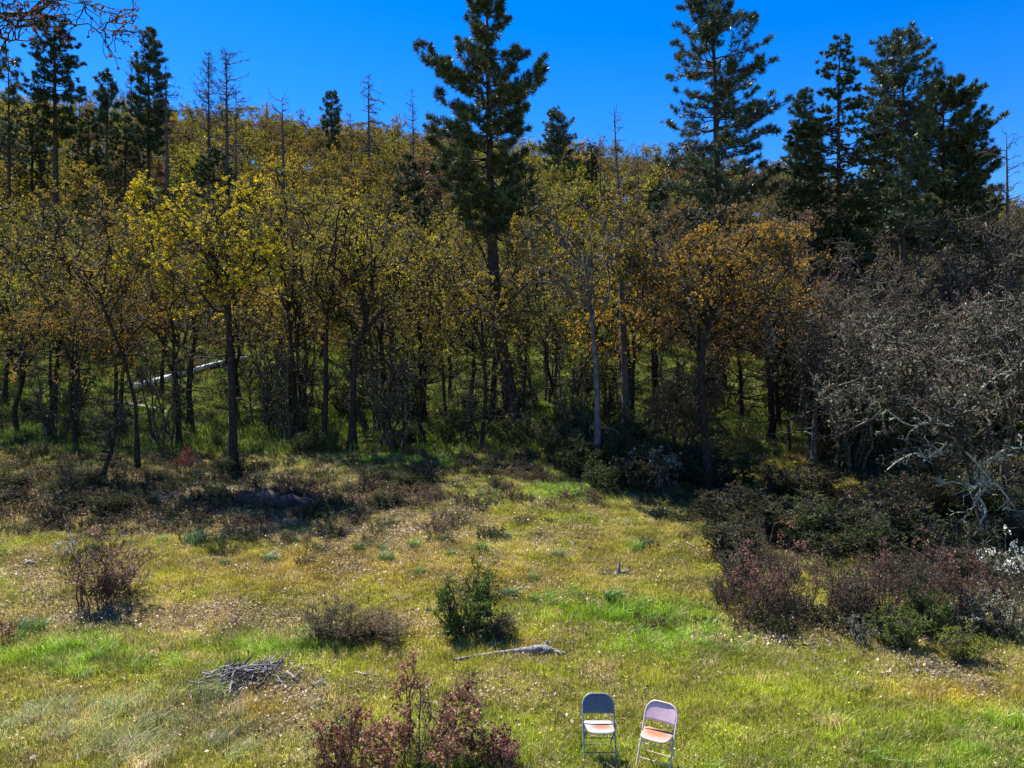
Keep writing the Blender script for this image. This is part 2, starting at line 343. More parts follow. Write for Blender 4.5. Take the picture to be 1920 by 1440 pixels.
def shrub(seed, H, W, stems, leaf, lsize, twig='redtwig', leaves=6, n2=4, n3=4, up=0.8, sr=0.014, petal=None, cl=-.6):
    rng = np.random.default_rng(seed); az = rng.uniform(0, 6.28, stems); rr = rng.uniform(0, .35, stems) * W * .5
    A = np.stack([np.cos(az) * rr, np.sin(az) * rr, np.full(stems, -.06)], 1)
    rt = np.sqrt(rng.random(stems)) * W * .5
    E = np.stack([np.cos(az) * rt, np.sin(az) * rt, H * rng.uniform(.6, 1.02, stems) * (1 - .35 * (rt / (W * .5 + 1e-6)) ** 2)], 1)
    P = paths(rng, A, E, 7, .06); s = np.linspace(0, .7, 7)[None]; g = [tubes(P, sr * (1 - s) + np.zeros((stems, 1)), 4, 0, rng)]
    b, tg, t = sample_on(rng, P, n2, .2, 1); e = b + unit(tg * .6 + rng.normal(0, .6, b.shape) + np.array([0, 0, up * .4])) * W * .2 * rng.uniform(.5, 1.2, (len(b), 1))
    P2 = paths(rng, b, e, 5, .08); g.append(tubes(P2, sr * .5 * (1 - np.linspace(0, .7, 5))[None] + np.zeros((len(b), 1)), 3, 0, rng))
    b, tg, t = sample_on(rng, P2, n3, .2, 1); e = b + unit(tg * .6 + rng.normal(0, .7, b.shape) + np.array([0, 0, up * .3])) * W * .1 * rng.uniform(.5, 1.2, (len(b), 1))
    P3 = paths(rng, b, e, 4, .08); g.append(tubes(P3, sr * .28 * (1 - np.linspace(0, .7, 4))[None] + np.zeros((len(b), 1)), 3, 0, rng))
    out = {'stems': make_mesh('shrub_stems', g, [M[twig]])}
    if leaves:
        q, tg, t = sample_on(rng, P3, leaves, .1, 1.05); q = q[q[:, 2] > .02]
        keep = snoise(q[:, 0] * 3 + seed, q[:, 1] * 3 + q[:, 2] * 3, 2.2 / max(W, .5), 3) > cl; q = q[keep]
        out['leaves'] = make_mesh('shrub_leaves', [leaf_quads(rng, q + rng.normal(0, lsize * .5, q.shape), lsize, 0, 0, 1.5)], [M[leaf]])
    if petal:
        q, tg, t = sample_on(rng, P3, petal, .7, 1.05); q = q[q[:, 2] > H * .45]; q = q[rng.random(len(q)) < .5]
        out['blossom'] = make_mesh('blossom', [leaf_quads(rng, np.repeat(q, 3, 0) + rng.normal(0, .02, (len(q) * 3, 3)), .03, 0)], [M['white_flower']])
    return out

# ------------------------------------------------------------------ ground
def blob(px, py, cx, cy, sx, sy): return np.exp(-(((px - cx) / sx) ** 2 + ((py - cy) / sy) ** 2))
def zones(x, y):
    """weights of lush grass, dry leaf litter, orange dry grass and pale long grass at a place of the meadow"""
    x = np.asarray(x, float); y = np.asarray(y, float); z = terr(x, y); yy = np.maximum(y, 3.0)
    px = 960 + F * x / yy; py = 720 + F * (CAMZ - z) / yy
    n1 = snoise(x, y, .9, 2); n2 = snoise(x, y, 2.6, 9); n3 = snoise(x, y, .35, 14)
    lush = np.maximum.reduce([blob(px, py, 150, 1235, 230, 40), blob(px, py, 1180, 1148, 150, 26) * 1.1, blob(px, py, 500, 1215, 200, 22) * .7,
        blob(px, py, 400, 850, 330, 50) * .25, blob(px, py, 750, 862, 110, 22) * 1.1, blob(px, py, 1050, 915, 110, 35) * .9, blob(px, py, 1500, 1400, 600, 110) * .35,
        blob(px, py, 1230, 1200, 160, 40) * .5, np.clip((y - 29) / 4, 0, 1) * .5])
    lit = np.maximum.reduce([blob(px, py, 280, 1155, 330, 38), blob(px, py, 560, 1300, 120, 30) * .7, blob(px, py, 700, 1170, 200, 22) * .6, blob(px, py, 330, 935, 480, 60) * 1.1,
        blob(px, py, 700, 985, 260, 60) * .7, blob(px, py, 1500, 1195, 260, 22) * .7, blob(px, py, 1800, 1255, 140, 25), blob(px, py, 60, 1080, 70, 40) * .6, blob(px, py, 560, 1370, 160, 40) * .4,
        blob(px, py, 950, 1290, 150, 40) * .35, np.clip((y - 30) / 10, 0, 1) * .25])
    org = np.maximum.reduce([blob(px, py, 1800, 1300, 200, 26), blob(px, py, 700, 1050, 500, 60) * .35, blob(px, py, 500, 1330, 150, 40) * .35, blob(px, py, 1250, 1250, 200, 30) * .3])
    pale = blob(px, py, 250, 1370, 330, 70)
    k = 0.30
    return [np.clip(w + k * a * (w > .05) + .06 * b, 0, 1) for w, a, b in ((lush, n1, n2), (lit, n2, n1), (org, n1, n3), (pale, n2, n3))] + [n1, n2, n3]
def gcolour(x, y, j=None):
    lush, lit, org, pale, n1, n2, n3 = zones(x, y); y = np.asarray(y, float)
    def mx(c, k, w): return c * (1 - w[..., None]) + np.array(k) * w[..., None]
    c = np.broadcast_to(np.array([.25, .275, .030]), np.shape(y) + (3,)).copy()
    c = mx(c, (.36, .29, .075), np.clip(.22 + .3 * n2, 0, 1)); c = mx(c, (.15, .27, .02), np.clip(.15 + .35 * n1, 0, .8))
    c = mx(c, (.42, .23, .05), org * .85); c = mx(c, (.30, .22, .15), lit * .75); c = mx(c, (.34, .34, .20), pale * .45)
    z_ = terr(x, y); yy_ = np.maximum(y, 3.0); px_ = 960 + F * x / yy_; py_ = 720 + F * (CAMZ - z_) / yy_
    bank = np.clip(np.maximum(blob(px_, py_, 420, 925, 480, 55), blob(px_, py_, 1120, 900, 240, 55) * .7) + .25 * n1 + .15 * n2, 0, 1) * np.clip(1.15 - lush, 0, 1); c = mx(c, (.13, .105, .05), bank * .7)  # brown bank soil, darkened to paint in the shade of the trees
    wr = np.exp(-((x - 4) / 6) ** 2 - ((y - 10) / 4.5) ** 2); c = mx(c, (.26, .35, .03), wr * .45)
    fine = np.clip(snoise(x, y, 4.3, 13) * .7 + .8 * snoise(x, y, 11, 17) - .10, 0, 1) * np.clip(1.1 - lush * 1.2, 0, 1)
    c = mx(c, (.17, .12, .06), fine * .8); c = mx(c, (.16, .32, .018), lush * .85)
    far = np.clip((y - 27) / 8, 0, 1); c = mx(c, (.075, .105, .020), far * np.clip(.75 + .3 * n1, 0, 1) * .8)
    return c
def axis(segs):
    out = [segs[0][0]]
    for a, b, s in segs: out += list(np.linspace(a, b, max(2, int(round((b - a) / s)) + 1))[1:])
    return np.array(out)
gx = axis([(-1200, -200, 60), (-200, -60, 6), (-60, -20, 1.2), (-20, 20, .28), (20, 60, 1.2), (60, 200, 6), (200, 1200, 60)])
gy = axis([(-60, 4, 3), (4, 30, .22), (30, 60, .7), (60, 160, 2.5), (160, 400, 12), (400, 1500, 60)])
X, Y = np.meshgrid(gx, gy); Zt = terr(X, Y)
gv = np.stack([X, Y, Zt], -1).reshape(-1, 3); idx = np.arange(X.size).reshape(X.shape)
gf = np.stack([idx[:-1, :-1], idx[:-1, 1:], idx[1:, 1:], idx[1:, :-1]], -1).reshape(-1, 4)
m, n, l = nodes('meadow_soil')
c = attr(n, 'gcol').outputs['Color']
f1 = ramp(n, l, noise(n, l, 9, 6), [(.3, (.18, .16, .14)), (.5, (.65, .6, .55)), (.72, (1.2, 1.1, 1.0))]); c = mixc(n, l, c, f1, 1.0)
f2 = ramp(n, l, noise(n, l, 45, 3), [(.35, (.5, .5, .5)), (.62, (1.3, 1.25, 1.2))]); c = mixc(n, l, c, f2, 1.0)
p = n.new('ShaderNodeBsdfPrincipled'); p.inputs['Roughness'].default_value = 1.0; p.inputs['Specular IOR Level'].default_value = .05; l.new(c, p.inputs['Base Color'])
b = n.new('ShaderNodeBump'); b.inputs['Strength'].default_value = .9; b.inputs['Distance'].default_value = .06; l.new(noise(n, l, 14, 5), b.inputs['Height']); l.new(b.outputs[0], p.inputs['Normal'])
o = n.new('ShaderNodeOutputMaterial'); l.new(p.outputs[0], o.inputs[0])
gm = make_mesh('ground', [(gv, gf, 0, None)], [m], True)
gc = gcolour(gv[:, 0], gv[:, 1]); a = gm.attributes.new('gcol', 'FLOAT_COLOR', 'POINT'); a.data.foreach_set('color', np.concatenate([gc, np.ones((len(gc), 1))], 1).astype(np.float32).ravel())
link('ground', gm, kind='structure', label='rough grassy meadow rising into a wooded hillside')

# ------------------------------------------------------------------ scattered ground cover (nobody could count it)
def scatter(name, label, meshes, P, rz, s, idx, colour, tilt=0.12, seed=0):
    rng = np.random.default_rng(seed); N = len(P)
    cl = bpy.data.collections.new(name + '_sources')
    for i, me in enumerate(meshes):
        cl.objects.link(bpy.data.objects.new(f'{name}_source_{chr(97 + i)}', me))
    me = bpy.data.meshes.new(name); me.vertices.add(N); me.vertices.foreach_set('co', P.astype(np.float32).ravel())
    def at_(nm, ty, key, v): q = me.attributes.new(nm, ty, 'POINT'); q.data.foreach_set(key, np.ascontiguousarray(v).ravel())
    at_('rot', 'FLOAT_VECTOR', 'vector', np.stack([rng.normal(0, tilt, N), rng.normal(0, tilt, N), rz], 1).astype(np.float32))
    at_('scl', 'FLOAT', 'value', s.astype(np.float32)); at_('pick', 'INT', 'value', idx.astype(np.int32))
    at_('gcol', 'FLOAT_COLOR', 'color', np.concatenate([colour, np.ones((N, 1))], 1).astype(np.float32))
    o = link(name, me, kind='stuff', label=label)
    g = bpy.data.node_groups.new(name, 'GeometryNodeTree')
    g.interface.new_socket('Geometry', in_out='INPUT', socket_type='NodeSocketGeometry'); g.interface.new_socket('Geometry', in_out='OUTPUT', socket_type='NodeSocketGeometry')
    N_ = g.nodes; L_ = g.links; gi = N_.new('NodeGroupInput'); go = N_.new('NodeGroupOutput'); ip = N_.new('GeometryNodeInstanceOnPoints')
    ci = N_.new('GeometryNodeCollectionInfo'); ci.inputs['Collection'].default_value = cl; ci.inputs['Separate Children'].default_value = True; ci.inputs['Reset Children'].default_value = True
    def na(t, nm): q = N_.new('GeometryNodeInputNamedAttribute'); q.data_type = t; q.inputs['Name'].default_value = nm; return q.outputs['Attribute']
    e2r = N_.new('FunctionNodeEulerToRotation'); L_.new(na('FLOAT_VECTOR', 'rot'), e2r.inputs[0])
    L_.new(gi.outputs[0], ip.inputs['Points']); L_.new(ci.outputs[0], ip.inputs['Instance']); ip.inputs['Pick Instance'].default_value = True
    L_.new(na('INT', 'pick'), ip.inputs['Instance Index']); L_.new(e2r.outputs[0], ip.inputs['Rotation']); L_.new(na('FLOAT', 'scl'), ip.inputs['Scale'])
    L_.new(ip.outputs[0], go.inputs[0]); md = o.modifiers.new('scatter', 'NODES'); md.node_group = g
    return o
def blades(rng, n, rad, h, w, lean=.35, mat='blade', bend=.5, pts=None):
    r = np.sqrt(rng.random(n)) * rad; a = rng.uniform(0, 6.28, n); P0 = np.stack([r * np.cos(a), r * np.sin(a), np.full(n, -.02)], 1)
    if pts is not None: P0 = pts
    H = h * rng.uniform(.45, 1.2, n); az = rng.uniform(0, 6.28, n); ln = H * lean * rng.uniform(.2, 1.6, n); d = np.stack([np.cos(az), np.sin(az), 0 * az], 1)
    sd = np.stack([-np.sin(az + .6), np.cos(az + .6), 0 * az], 1) * (w * rng.uniform(.6, 1.3, n))[:, None] * .5
    P1 = P0 + d * (ln * (1 - bend))[:, None] * .5; P1[:, 2] += H * .6
    P2 = P0 + d * ln[:, None]; P2[:, 2] += H
    v = np.stack([P0 - sd, P0 + sd, P1 + sd * .8, P1 - sd * .8, P2], 1).reshape(-1, 3); i = np.arange(n)[:, None] * 5; t = np.repeat(rng.random(n), 5)
    return [(v, i + np.array([[0, 1, 2, 3]]), 0, t), (v, i + np.array([[3, 2, 4]]), 0, t)]
rg = np.random.default_rng(11)
def region(n, y0, y1, pad=1.5, power=1.0):
    y = y0 + (y1 - y0) * rg.random(n) ** power; x = (rg.random(n) * 2 - 1) * (y * .70 + pad); return x, y
def keepw(x, y, w): k = rg.random(len(x)) < w; return x[k], y[k]
def pts(x, y, dz=0.0): return np.stack([x, y, terr(x, y) + dz], 1)
gr = [make_mesh('blades', blades(rg, 70, .22, h, .008, .5), [M['blade']]) for h in (.06, .09, .13, .19)]
x, y = region(46000, 6.5, 31, power=1.05); lush, lit, org, pale, n1, n2, n3 = zones(x, y)
fine = np.clip(snoise(x, y, 4.3, 13) * .7 + .8 * snoise(x, y, 11, 17) - .10, 0, 1)
k = rg.random(len(x)) < np.clip(1.0 - .60 * lit + .3 * lush + .12 * n2 - .55 * fine * (1 - lush), .12, 1); x, y = x[k], y[k]; lush, lit, pale = lush[k], lit[k], pale[k]
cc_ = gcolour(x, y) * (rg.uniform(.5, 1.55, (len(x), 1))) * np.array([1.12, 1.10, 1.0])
dryc = (rg.random(len(x)) < .16 + .25 * lit); cc_[dryc] = np.array([.48, .40, .22]) * rg.uniform(.7, 1.2, (dryc.sum(), 1))
pk = np.clip((rg.random(len(x)) * 2.2 + lush * 1.6).astype(int), 0, 3)
scatter('meadow_grass', 'short patchy spring grass covering the clearing', gr, pts(x, y), rg.uniform(0, 6.28, len(x)), rg.uniform(.7, 1.25, len(x)), pk, cc_, seed=1)
# long pale and lush grass
lg = [make_mesh('long_blades', blades(rg, 55, .16, h, .009, .75, bend=.7), [M['blade']]) for h in (.22, .32, .26)]
x, y = region(16000, 6.5, 24); lush, lit, org, pale, n1, n2, n3 = zones(x, y); k = rg.random(len(x)) < np.clip(pale * .42 + lush * .42 - .08 + .04 * (n2 > .8), 0, .6)
x, y, lush, pale = x[k], y[k], lush[k], pale[k]
w = np.clip(lush / (lush + pale + .01), 0, 1)[:, None]; cc_ = (np.array([.17, .34, .015]) * w + np.array([.27, .33, .15]) * (1 - w)) * rg.uniform(.7, 1.3, (len(x), 1))
k = rg.random(len(x)) < .3 * (1 - w[:, 0]); cc_[k] = np.array([.42, .38, .26]) * rg.uniform(.8, 1.1, (k.sum(), 1))
scatter('long_grass', 'longer pale and bright green grass in patches of the clearing', lg, pts(x, y), rg.uniform(0, 6.28, len(x)), rg.uniform(.55, 1.1, len(x)), rg.integers(0, 3, len(x)), cc_, seed=2)
# wood floor grass
wgm = [make_mesh('wood_blades', blades(rg, 60, .5, h, .022, .5), [M['blade']]) for h in (.22, .32, .42)]
x, y = region(13000, 29, 75, 4, 1.1); n1 = snoise(x, y, .35, 2); x, y = keepw(x, y, np.clip(.75 + .35 * n1, .2, 1))
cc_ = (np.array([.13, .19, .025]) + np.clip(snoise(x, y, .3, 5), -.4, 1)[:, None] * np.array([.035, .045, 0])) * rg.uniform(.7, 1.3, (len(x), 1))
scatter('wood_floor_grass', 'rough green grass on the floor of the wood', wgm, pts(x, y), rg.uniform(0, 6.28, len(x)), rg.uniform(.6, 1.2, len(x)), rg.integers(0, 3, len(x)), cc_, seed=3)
# fallen leaves
def litter_mesh(n, r, s): 
    a = rg.uniform(0, 6.28, n); q = np.sqrt(rg.random(n)) * r; return make_mesh('leaves_patch', [leaf_quads(rg, np.stack([q * np.cos(a), q * np.sin(a), rg.uniform(.02, .07, n)], 1), s, 0, .6, up=.0)], [M['litter']])
lm = [litter_mesh(34, .38, .028), litter_mesh(18, .4, .036), litter_mesh(50, .34, .024)]
x, y = region(26000, 6.5, 45); lush, lit, *_r = zones(x, y); x, y = keepw(x, y, np.clip(lit * .75 + .05 + .14 * _r[3] + .28 * blob(x, y, -2, 19, 9, 6), .015, .9) * (1 - lush * .7))
scatter('fallen_leaves', 'curled dry oak leaves lying in the grass', lm, pts(x, y), rg.uniform(0, 6.28, len(x)), rg.uniform(.7, 1.3, len(x)), rg.integers(0, 3, len(x)), np.ones((len(x), 3)), .05, 4)
# yellow flowers
def fl(n, r, s=.022):
    a = rg.uniform(0, 6.28, n); q = np.sqrt(rg.random(n)) * r; P0 = np.stack([q * np.cos(a), q * np.sin(a), rg.uniform(.09, .16, n)], 1); return make_mesh('flower_patch', [leaf_quads(rg, P0, s, 0, -.3, 1.0)], [M['flower']])
x, y = region(5200, 7, 26); lush, lit, org, pale, n1, n2, n3 = zones(x, y); z = terr(x, y); px = 960 + F * x / y; py = 720 + F * (CAMZ - z) / y
w = .10 + .55 * np.maximum.reduce([blob(px, py, 230, 1275, 180, 30), blob(px, py, 1500, 1400, 500, 90), blob(px, py, 1080, 1165, 160, 40), blob(px, py, 650, 1080, 300, 40) * .8, blob(px, py, 1000, 1110, 200, 50) * .5])
x, y = keepw(x, y, np.clip(w + .2 * n2, 0, .8) * (n1 > -.5)); 
scatter('yellow_flowers', 'tiny yellow flowers dotted through the grass', [fl(5, .3), fl(9, .35), fl(2, .2)], pts(x, y), rg.uniform(0, 6.28, len(x)), rg.uniform(.6, 1.15, len(x)), rg.integers(0, 3, len(x)), np.ones((len(x), 3)), .05, 5)
# low brush: brown and dark green knee-high growth along the wood edge and on the wood floor
def brush(seed, H, W, leaf_n, s):
    r = np.random.default_rng(seed); n = 26; a = r.uniform(0, 6.28, n); q = np.sqrt(r.random(n)) * W * .5; A = np.stack([q * np.cos(a), q * np.sin(a), 0 * q - .03], 1)
    E = A + np.stack([r.normal(0, W * .16, n), r.normal(0, W * .16, n), H * r.uniform(.5, 1.1, n)], 1); P = paths(r, A, E, 4, .1)
    b, tg, _ = sample_on(r, P, 5, .2, 1); e = b + unit(tg + r.normal(0, .8, b.shape)) * H * .35 * r.uniform(.4, 1.2, (len(b), 1)); P2 = paths(r, b, e, 3, .08)
    g = [tubes(P, .008 * np.ones((n, 4)), 3, 0, r), tubes(P2, .004 * np.ones((len(b), 3)), 3, 0, r)]
    q, _, _ = sample_on(r, P2, leaf_n, .1, 1.05); g.append(leaf_quads(r, q + r.normal(0, s * .6, q.shape), s, 1, 0)); return make_mesh('brush', g, [M['redtwig'], M['blade']])
bm_ = [brush(1, .38, .8, 6, .035), brush(2, .5, .9, 3, .035), brush(3, .3, .9, 8, .03)]
x, y = region(15000, 14, 60, 3, 1.2); z = terr(x, y); px = 960 + F * x / y; py = 720 + F * (CAMZ - z) / y
edge = np.maximum.reduce([blob(px, py, 200, 930, 420, 65) * .85, blob(px, py, 620, 925, 260, 60) * .75, blob(px, py, 1100, 895, 240, 50) * .6, blob(px, py, 1560, 960, 230, 100) * 1.1, blob(px, py, 1800, 1000, 230, 120) * 1.1, blob(px, py, 1650, 1180, 300, 35) * .8, blob(px, py, 1150, 840, 300, 60), np.clip((y - 27) / 5, 0, 1) * .28])
x, y = keepw(x, y, np.clip(edge * (.75 + .3 * snoise(x, y, .8, 3)), 0, 1)); t = np.clip(rg.random(len(x)) * .9 + .25 * snoise(x, y, .3, 8), 0, 1)[:, None]
cc_ = np.where(t > .45, np.array([.060, .085, .020]), np.array([.13, .10, .05])) * rg.uniform(.6, 1.4, (len(x), 1))
scatter('low_brush', 'knee-high brown and dark green brush along the foot of the wood', bm_, pts(x, y), rg.uniform(0, 6.28, len(x)), rg.uniform(.3, .85, len(x)), rg.integers(0, 3, len(x)), cc_, seed=6)

# ------------------------------------------------------------------ named oaks at the edge of the wood
LEAF = dict(yellow=(.56, .47, .022), yolive=(.36, .33, .030), ochre=(.36, .28, .032), orange=(.40, .25, .032), rust=(.19, .125, .045), olive=(.14, .15, .045), brown=(.13, .095, .055), plum=(.13, .085, .08))
taken = []
def wood_path(path, D, x0, z0):
    return [(at(px, D) - x0, 0.35 * math.sin(i * 1.9) * (i > 0) * .5, hat(py, D) - z0) for i, (px, py) in enumerate(path)]
def named_oak(seed, label, path, crown, tint, tw, D=None, group=None, **k):
    """path: trunk in photo pixels from the foot up; crown: centre and half sizes in pixels; built at its own distance D"""
    x0, d = gp(*path[0]);
    if D is not None: d = D; x0 = at(path[0][0], d)
    z0 = z1(x0, d); taken.append((x0, d, 2.0))
    tp = wood_path([(path[0][0], 720 + F * (CAMZ - z0) / d + 4)] + list(path[1:]), d, x0, z0)
    # resample the trunk
    tp = np.array(tp); s = np.linspace(0, len(tp) - 1, 11); tp = np.stack([np.interp(s, np.arange(len(tp)), tp[:, j]) for j in range(3)], 1); tp[0, 2] = -.15
    cx, cy, rx, ry = crown; c = [at(cx, d) - x0, tp[-1, 1] * .3, hat(cy, d) - z0]; R = rx / F * d; H = c[2] + ry / F * d
    me = oak(seed, H, R, tw / F * d / 2, trunk=tp, cc=c, crz=ry / F * d / H, **k)
    return build('oak_tree', label, 'oak tree', (x0, d, z0), me, tint=LEAF[tint], group=group)
N = named_oak
N(1, 'tall straight oak with bright yellow buds, its foot just above the dark log', [(437, 893), (433, 760), (432, 640), (430, 540), (418, 440)], (405, 475, 150, 160), 'yellow', 19, fork=.42, nl=11, leaves=14, n3=7, n4=5, lsize=.047)
N(2, 'slender left-leaning oak, trunk crossing the left end of the white log', [(258, 880), (250, 760), (238, 680), (212, 615), (185, 560), (150, 500)], (140, 470, 150, 150), 'ochre', 10, fork=.45, nl=9, leaves=10)
N(4, 'slim dark olive yellow oak, left of the pair of straight trunks', [(555, 822), (550, 720), (545, 620), (532, 500)], (560, 450, 115, 130), 'yolive', 12, fork=.4, leaves=10, n3=6)
N(5, 'straight slim oak standing close left of the oak whose trunk forks high', [(607, 835), (609, 740), (613, 630), (628, 500)], (625, 480, 95, 120), 'ochre', 12, fork=.45, nl=7)
N(6, 'oak with trunk forking at half its height beside the sunlit green grass', [(661, 845), (659, 745), (668, 655), (692, 590), (702, 480)], (695, 470, 120, 130), 'yellow', 16, fork=.40, leaves=8, limb_r=.75)
N(7, 'oak with thin trunk leaning strongly left from behind the green grass patch', [(797, 835), (782, 775), (742, 700), (700, 650), (655, 620)], (640, 560, 90, 70), 'olive', 10, fork=.55, nl=6, leaves=3)
N(8, 'very thin upright oak between the forked oak and the big dark pine', [(838, 835), (832, 740), (826, 620), (822, 490)], (815, 470, 90, 90), 'yolive', 8, fork=.5, nl=7, leaves=6)
N(10, 'crooked oak with heavy low limbs left of the white fallen log', [(100, 792), (100, 730), (112, 650), (122, 580)], (95, 500, 120, 110), 'olive', 12, fork=.35, leaves=6, wig=.17)
N(11, 'oak with two spreading stems at the left border of the wood', [(32, 812), (22, 770), (50, 700), (38, 610)], (20, 500, 130, 130), 'ochre', 11, fork=.2, leaves=4, limb_r=.8)
N(12, 'thin oak standing right in front of the white fallen log', [(335, 782), (330, 725), (312, 660), (282, 590)], (290, 520, 95, 100), 'yolive', 9, fork=.5, leaves=6)
N(13, 'oak with pale grey lower trunk and tan orange buds, right of the big dark pine', [(1117, 893), (1122, 790), (1117, 690), (1107, 580), (1095, 470)], (1080, 460, 130, 125), 'ochre', 15, fork=.45, nl=10, leaves=10, bark='palebark')
N(15, 'stout dark oak carrying the bright orange crown in front of the tall right pine', [(1330, 928), (1326, 830), (1312, 710), (1322, 610), (1370, 540)], (1400, 515, 165, 95), 'orange', 22, fork=.5, nl=13, leaves=12, n3=6, n4=5, lsize=.043)
N(16, 'lichen crusted oak with a slim trunk standing alone right of the stout orange oak', [(1520, 922), (1530, 810), (1530, 700), (1545, 610)], (1560, 640, 120, 90), 'brown', 11, fork=.4, leaves=2, bark='lichbark', twig='lichbark', lichen=2)
N(17, 'pencil thin oak trunk in the shade behind the lichen crusted oak', [(1482, 852), (1480, 780), (1476, 690), (1470, 600)], (1450, 600, 90, 70), 'rust', 6, fork=.5, nl=6, leaves=3)
wide_oak = N(18, 'wide low oak thick with pale lichen, limbs reaching left over the dark hollow', [(1850, 1008), (1835, 920), (1805, 840), (1770, 770)], (1730, 730, 190, 165), 'plum', 20, fork=.3, nl=12, n2=7, leaves=2, n4=2, bark='lichbark', twig='lichbark', lichen=3, limb_r=.7, wig=.19, twr=1.5)
rl = np.random.default_rng(81); d_ = wide_oak.location.y; lq = []
M['limblichen'] = bark_mat('lichen_crust', (.22, .22, .17), (.58, .58, .46), (.08, .07, .055), 16, 0.60)
for pth in ([(1815, 850), (1838, 870), (1850, 900), (1835, 935), (1805, 985)], [(1838, 870), (1870, 850), (1895, 835), (1925, 840)], [(1850, 900), (1830, 915), (1800, 905), (1762, 912)], [(1835, 935), (1850, 965), (1830, 990), (1826, 1010)],
            [(1790, 800), (1760, 790), (1700, 800), (1660, 770)], [(1790, 760), (1830, 740), (1880, 700), (1925, 695)], [(1780, 830), (1745, 860), (1725, 850), (1665, 880)], [(1850, 900), (1880, 925), (1900, 960), (1925, 955)]):
    u_ = np.linspace(0, len(pth) - 1, 9); P_ = np.array([[at(a, d_ - .5) - wide_oak.location.x, -.5 + rl.normal(0, .12), hat(b, d_ - .5) - wide_oak.location.z] for a, b in pth])
    lq.append(np.stack([np.interp(u_, range(len(pth)), P_[:, k]) for k in range(3)], 1) + rl.normal(0, .025, (9, 3)))
lq = np.array(lq); b_, t_, _ = sample_on(rl, lq, 9, .1, 1); e_ = b_ + unit(t_ + rl.normal(0, .8, b_.shape) + np.array([0, 0, -.15])) * rl.uniform(.12, .55, (len(b_), 1)); l2 = paths(rl, b_, e_, 6, .12)
b3, t3, _ = sample_on(rl, l2, 4, .2, 1); e3 = b3 + unit(t3 + rl.normal(0, .8, b3.shape)) * rl.uniform(.05, .22, (len(b3), 1))
link('lichened_boughs', make_mesh('boughs', [tubes(lq, .030 * (1 - np.linspace(0, .6, 9))[None] + np.zeros((len(lq), 1)), 6, 0, rl), tubes(l2, .014 * (1 - np.linspace(0, .4, 6))[None] + np.zeros((len(l2), 1)), 5, 0, rl),
    tubes(paths(rl, b3, e3, 3, .1), .008 * np.ones((len(b3), 3)), 4, 0, rl)], [M['limblichen']], True), wide_oak, label='pale lichen crusted drooping boughs')
N(19, 'lichen covered oak at the right border with drooping pale branches', [(1900, 990), (1885, 880), (1900, 770), (1880, 690)], (1895, 720, 150, 200), 'plum', 14, fork=.25, nl=12, leaves=2, n4=2, bark='lichbark', twig='lichbark', lichen=3, wig=.18, twr=1.5)
N(20, 'grey lichened oak behind the wide low lichen oak', [(1640, 862), (1640, 790), (1630, 700), (1650, 640)], (1660, 610, 140, 110), 'plum', 12, fork=.3, nl=10, leaves=4, n4=3, bark='lichbark', twig='oaktwig', lichen=1, twr=1.2)
N(21, 'bare reddish budded oak high at the right in front of the broad pine', [(1830, 800), (1832, 700), (1822, 600), (1830, 520)], (1830, 480, 150, 110), 'plum', 13, fork=.4, nl=11, leaves=5, n4=3, bark='lichbark', twig='oaktwig', twr=1.2)
N(22, 'slightly leaning oak with rusty buds right behind the pale grey trunk', [(1235, 800), (1228, 740), (1222, 640), (1230, 560)], (1240, 500, 110, 110), 'rust', 11, fork=.4, leaves=6)
N(23, 'small two stemmed oak in the gap right of the big dark pine foot', [(1045, 790), (1040, 740), (1020, 660), (1030, 600)], (1030, 560, 90, 80), 'olive', 8, fork=.35, nl=7, leaves=3)
N(24, 'small leaning oak on the green rise behind the pale trunk', [(1078, 752), (1090, 700), (1112, 640), (1105, 560)], (1130, 560, 80, 80), 'olive', 8, fork=.35, nl=7, leaves=3)
N(3, 'stunted twisted leafless oak with lichened twigs, in front of the slender leaning oak', [(190, 905), (195, 868), (212, 846), (222, 800), (210, 745)], (200, 800, 65, 75), 'olive', 11, fork=.15, nl=7, n2=4, n3=4, leaves=0, bark='oakbark', twig='lichbark', low_dead=2, limb_r=.6, wig=.22)
N(25, 'low oak with rusty orange leaves hanging in front of the stout dark trunk', [(1300, 905), (1296, 850), (1302, 800), (1310, 760)], (1285, 765, 75, 65), 'rust', 7, fork=.3, nl=7, leaves=6)

# ------------------------------------------------------------------ conifers
def named_conifer(seed, name, label, D, path, prof, tw, cat='pine tree', tint=(1, 1, 1), foot=None, group=None, **k):
    """path: trunk pixels top to be reached; the foot stands on the ground at distance D. prof rows: photo y, reach left, reach right (px)"""
    x0 = at(path[0][0], D); z0 = z1(x0, D); taken.append((x0, D, 1.6)); yb = 720 + F * (CAMZ - z0) / D; s = D / F
    tp = [(0, 0, -.2)] + [(at(px, D) - x0, .12 * math.sin(i * 2.1), hat(py, D) - z0) for i, (px, py) in enumerate(path[1:])]
    tp = np.array(tp); u = np.linspace(0, len(tp) - 1, 14); tp = np.stack([np.interp(u, np.arange(len(tp)), tp[:, j]) for j in range(3)], 1)
    H = tp[-1, 2] + .2; yt = path[-1][1]; pr = sorted([((yb - y) / (yb - yt), a * s, b * s) for y, a, b in prof])
    live = max(.04, (yb - prof[-1][0]) / (yb - yt))
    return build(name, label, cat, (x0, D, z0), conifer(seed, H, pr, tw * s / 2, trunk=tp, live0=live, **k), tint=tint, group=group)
C = named_conifer
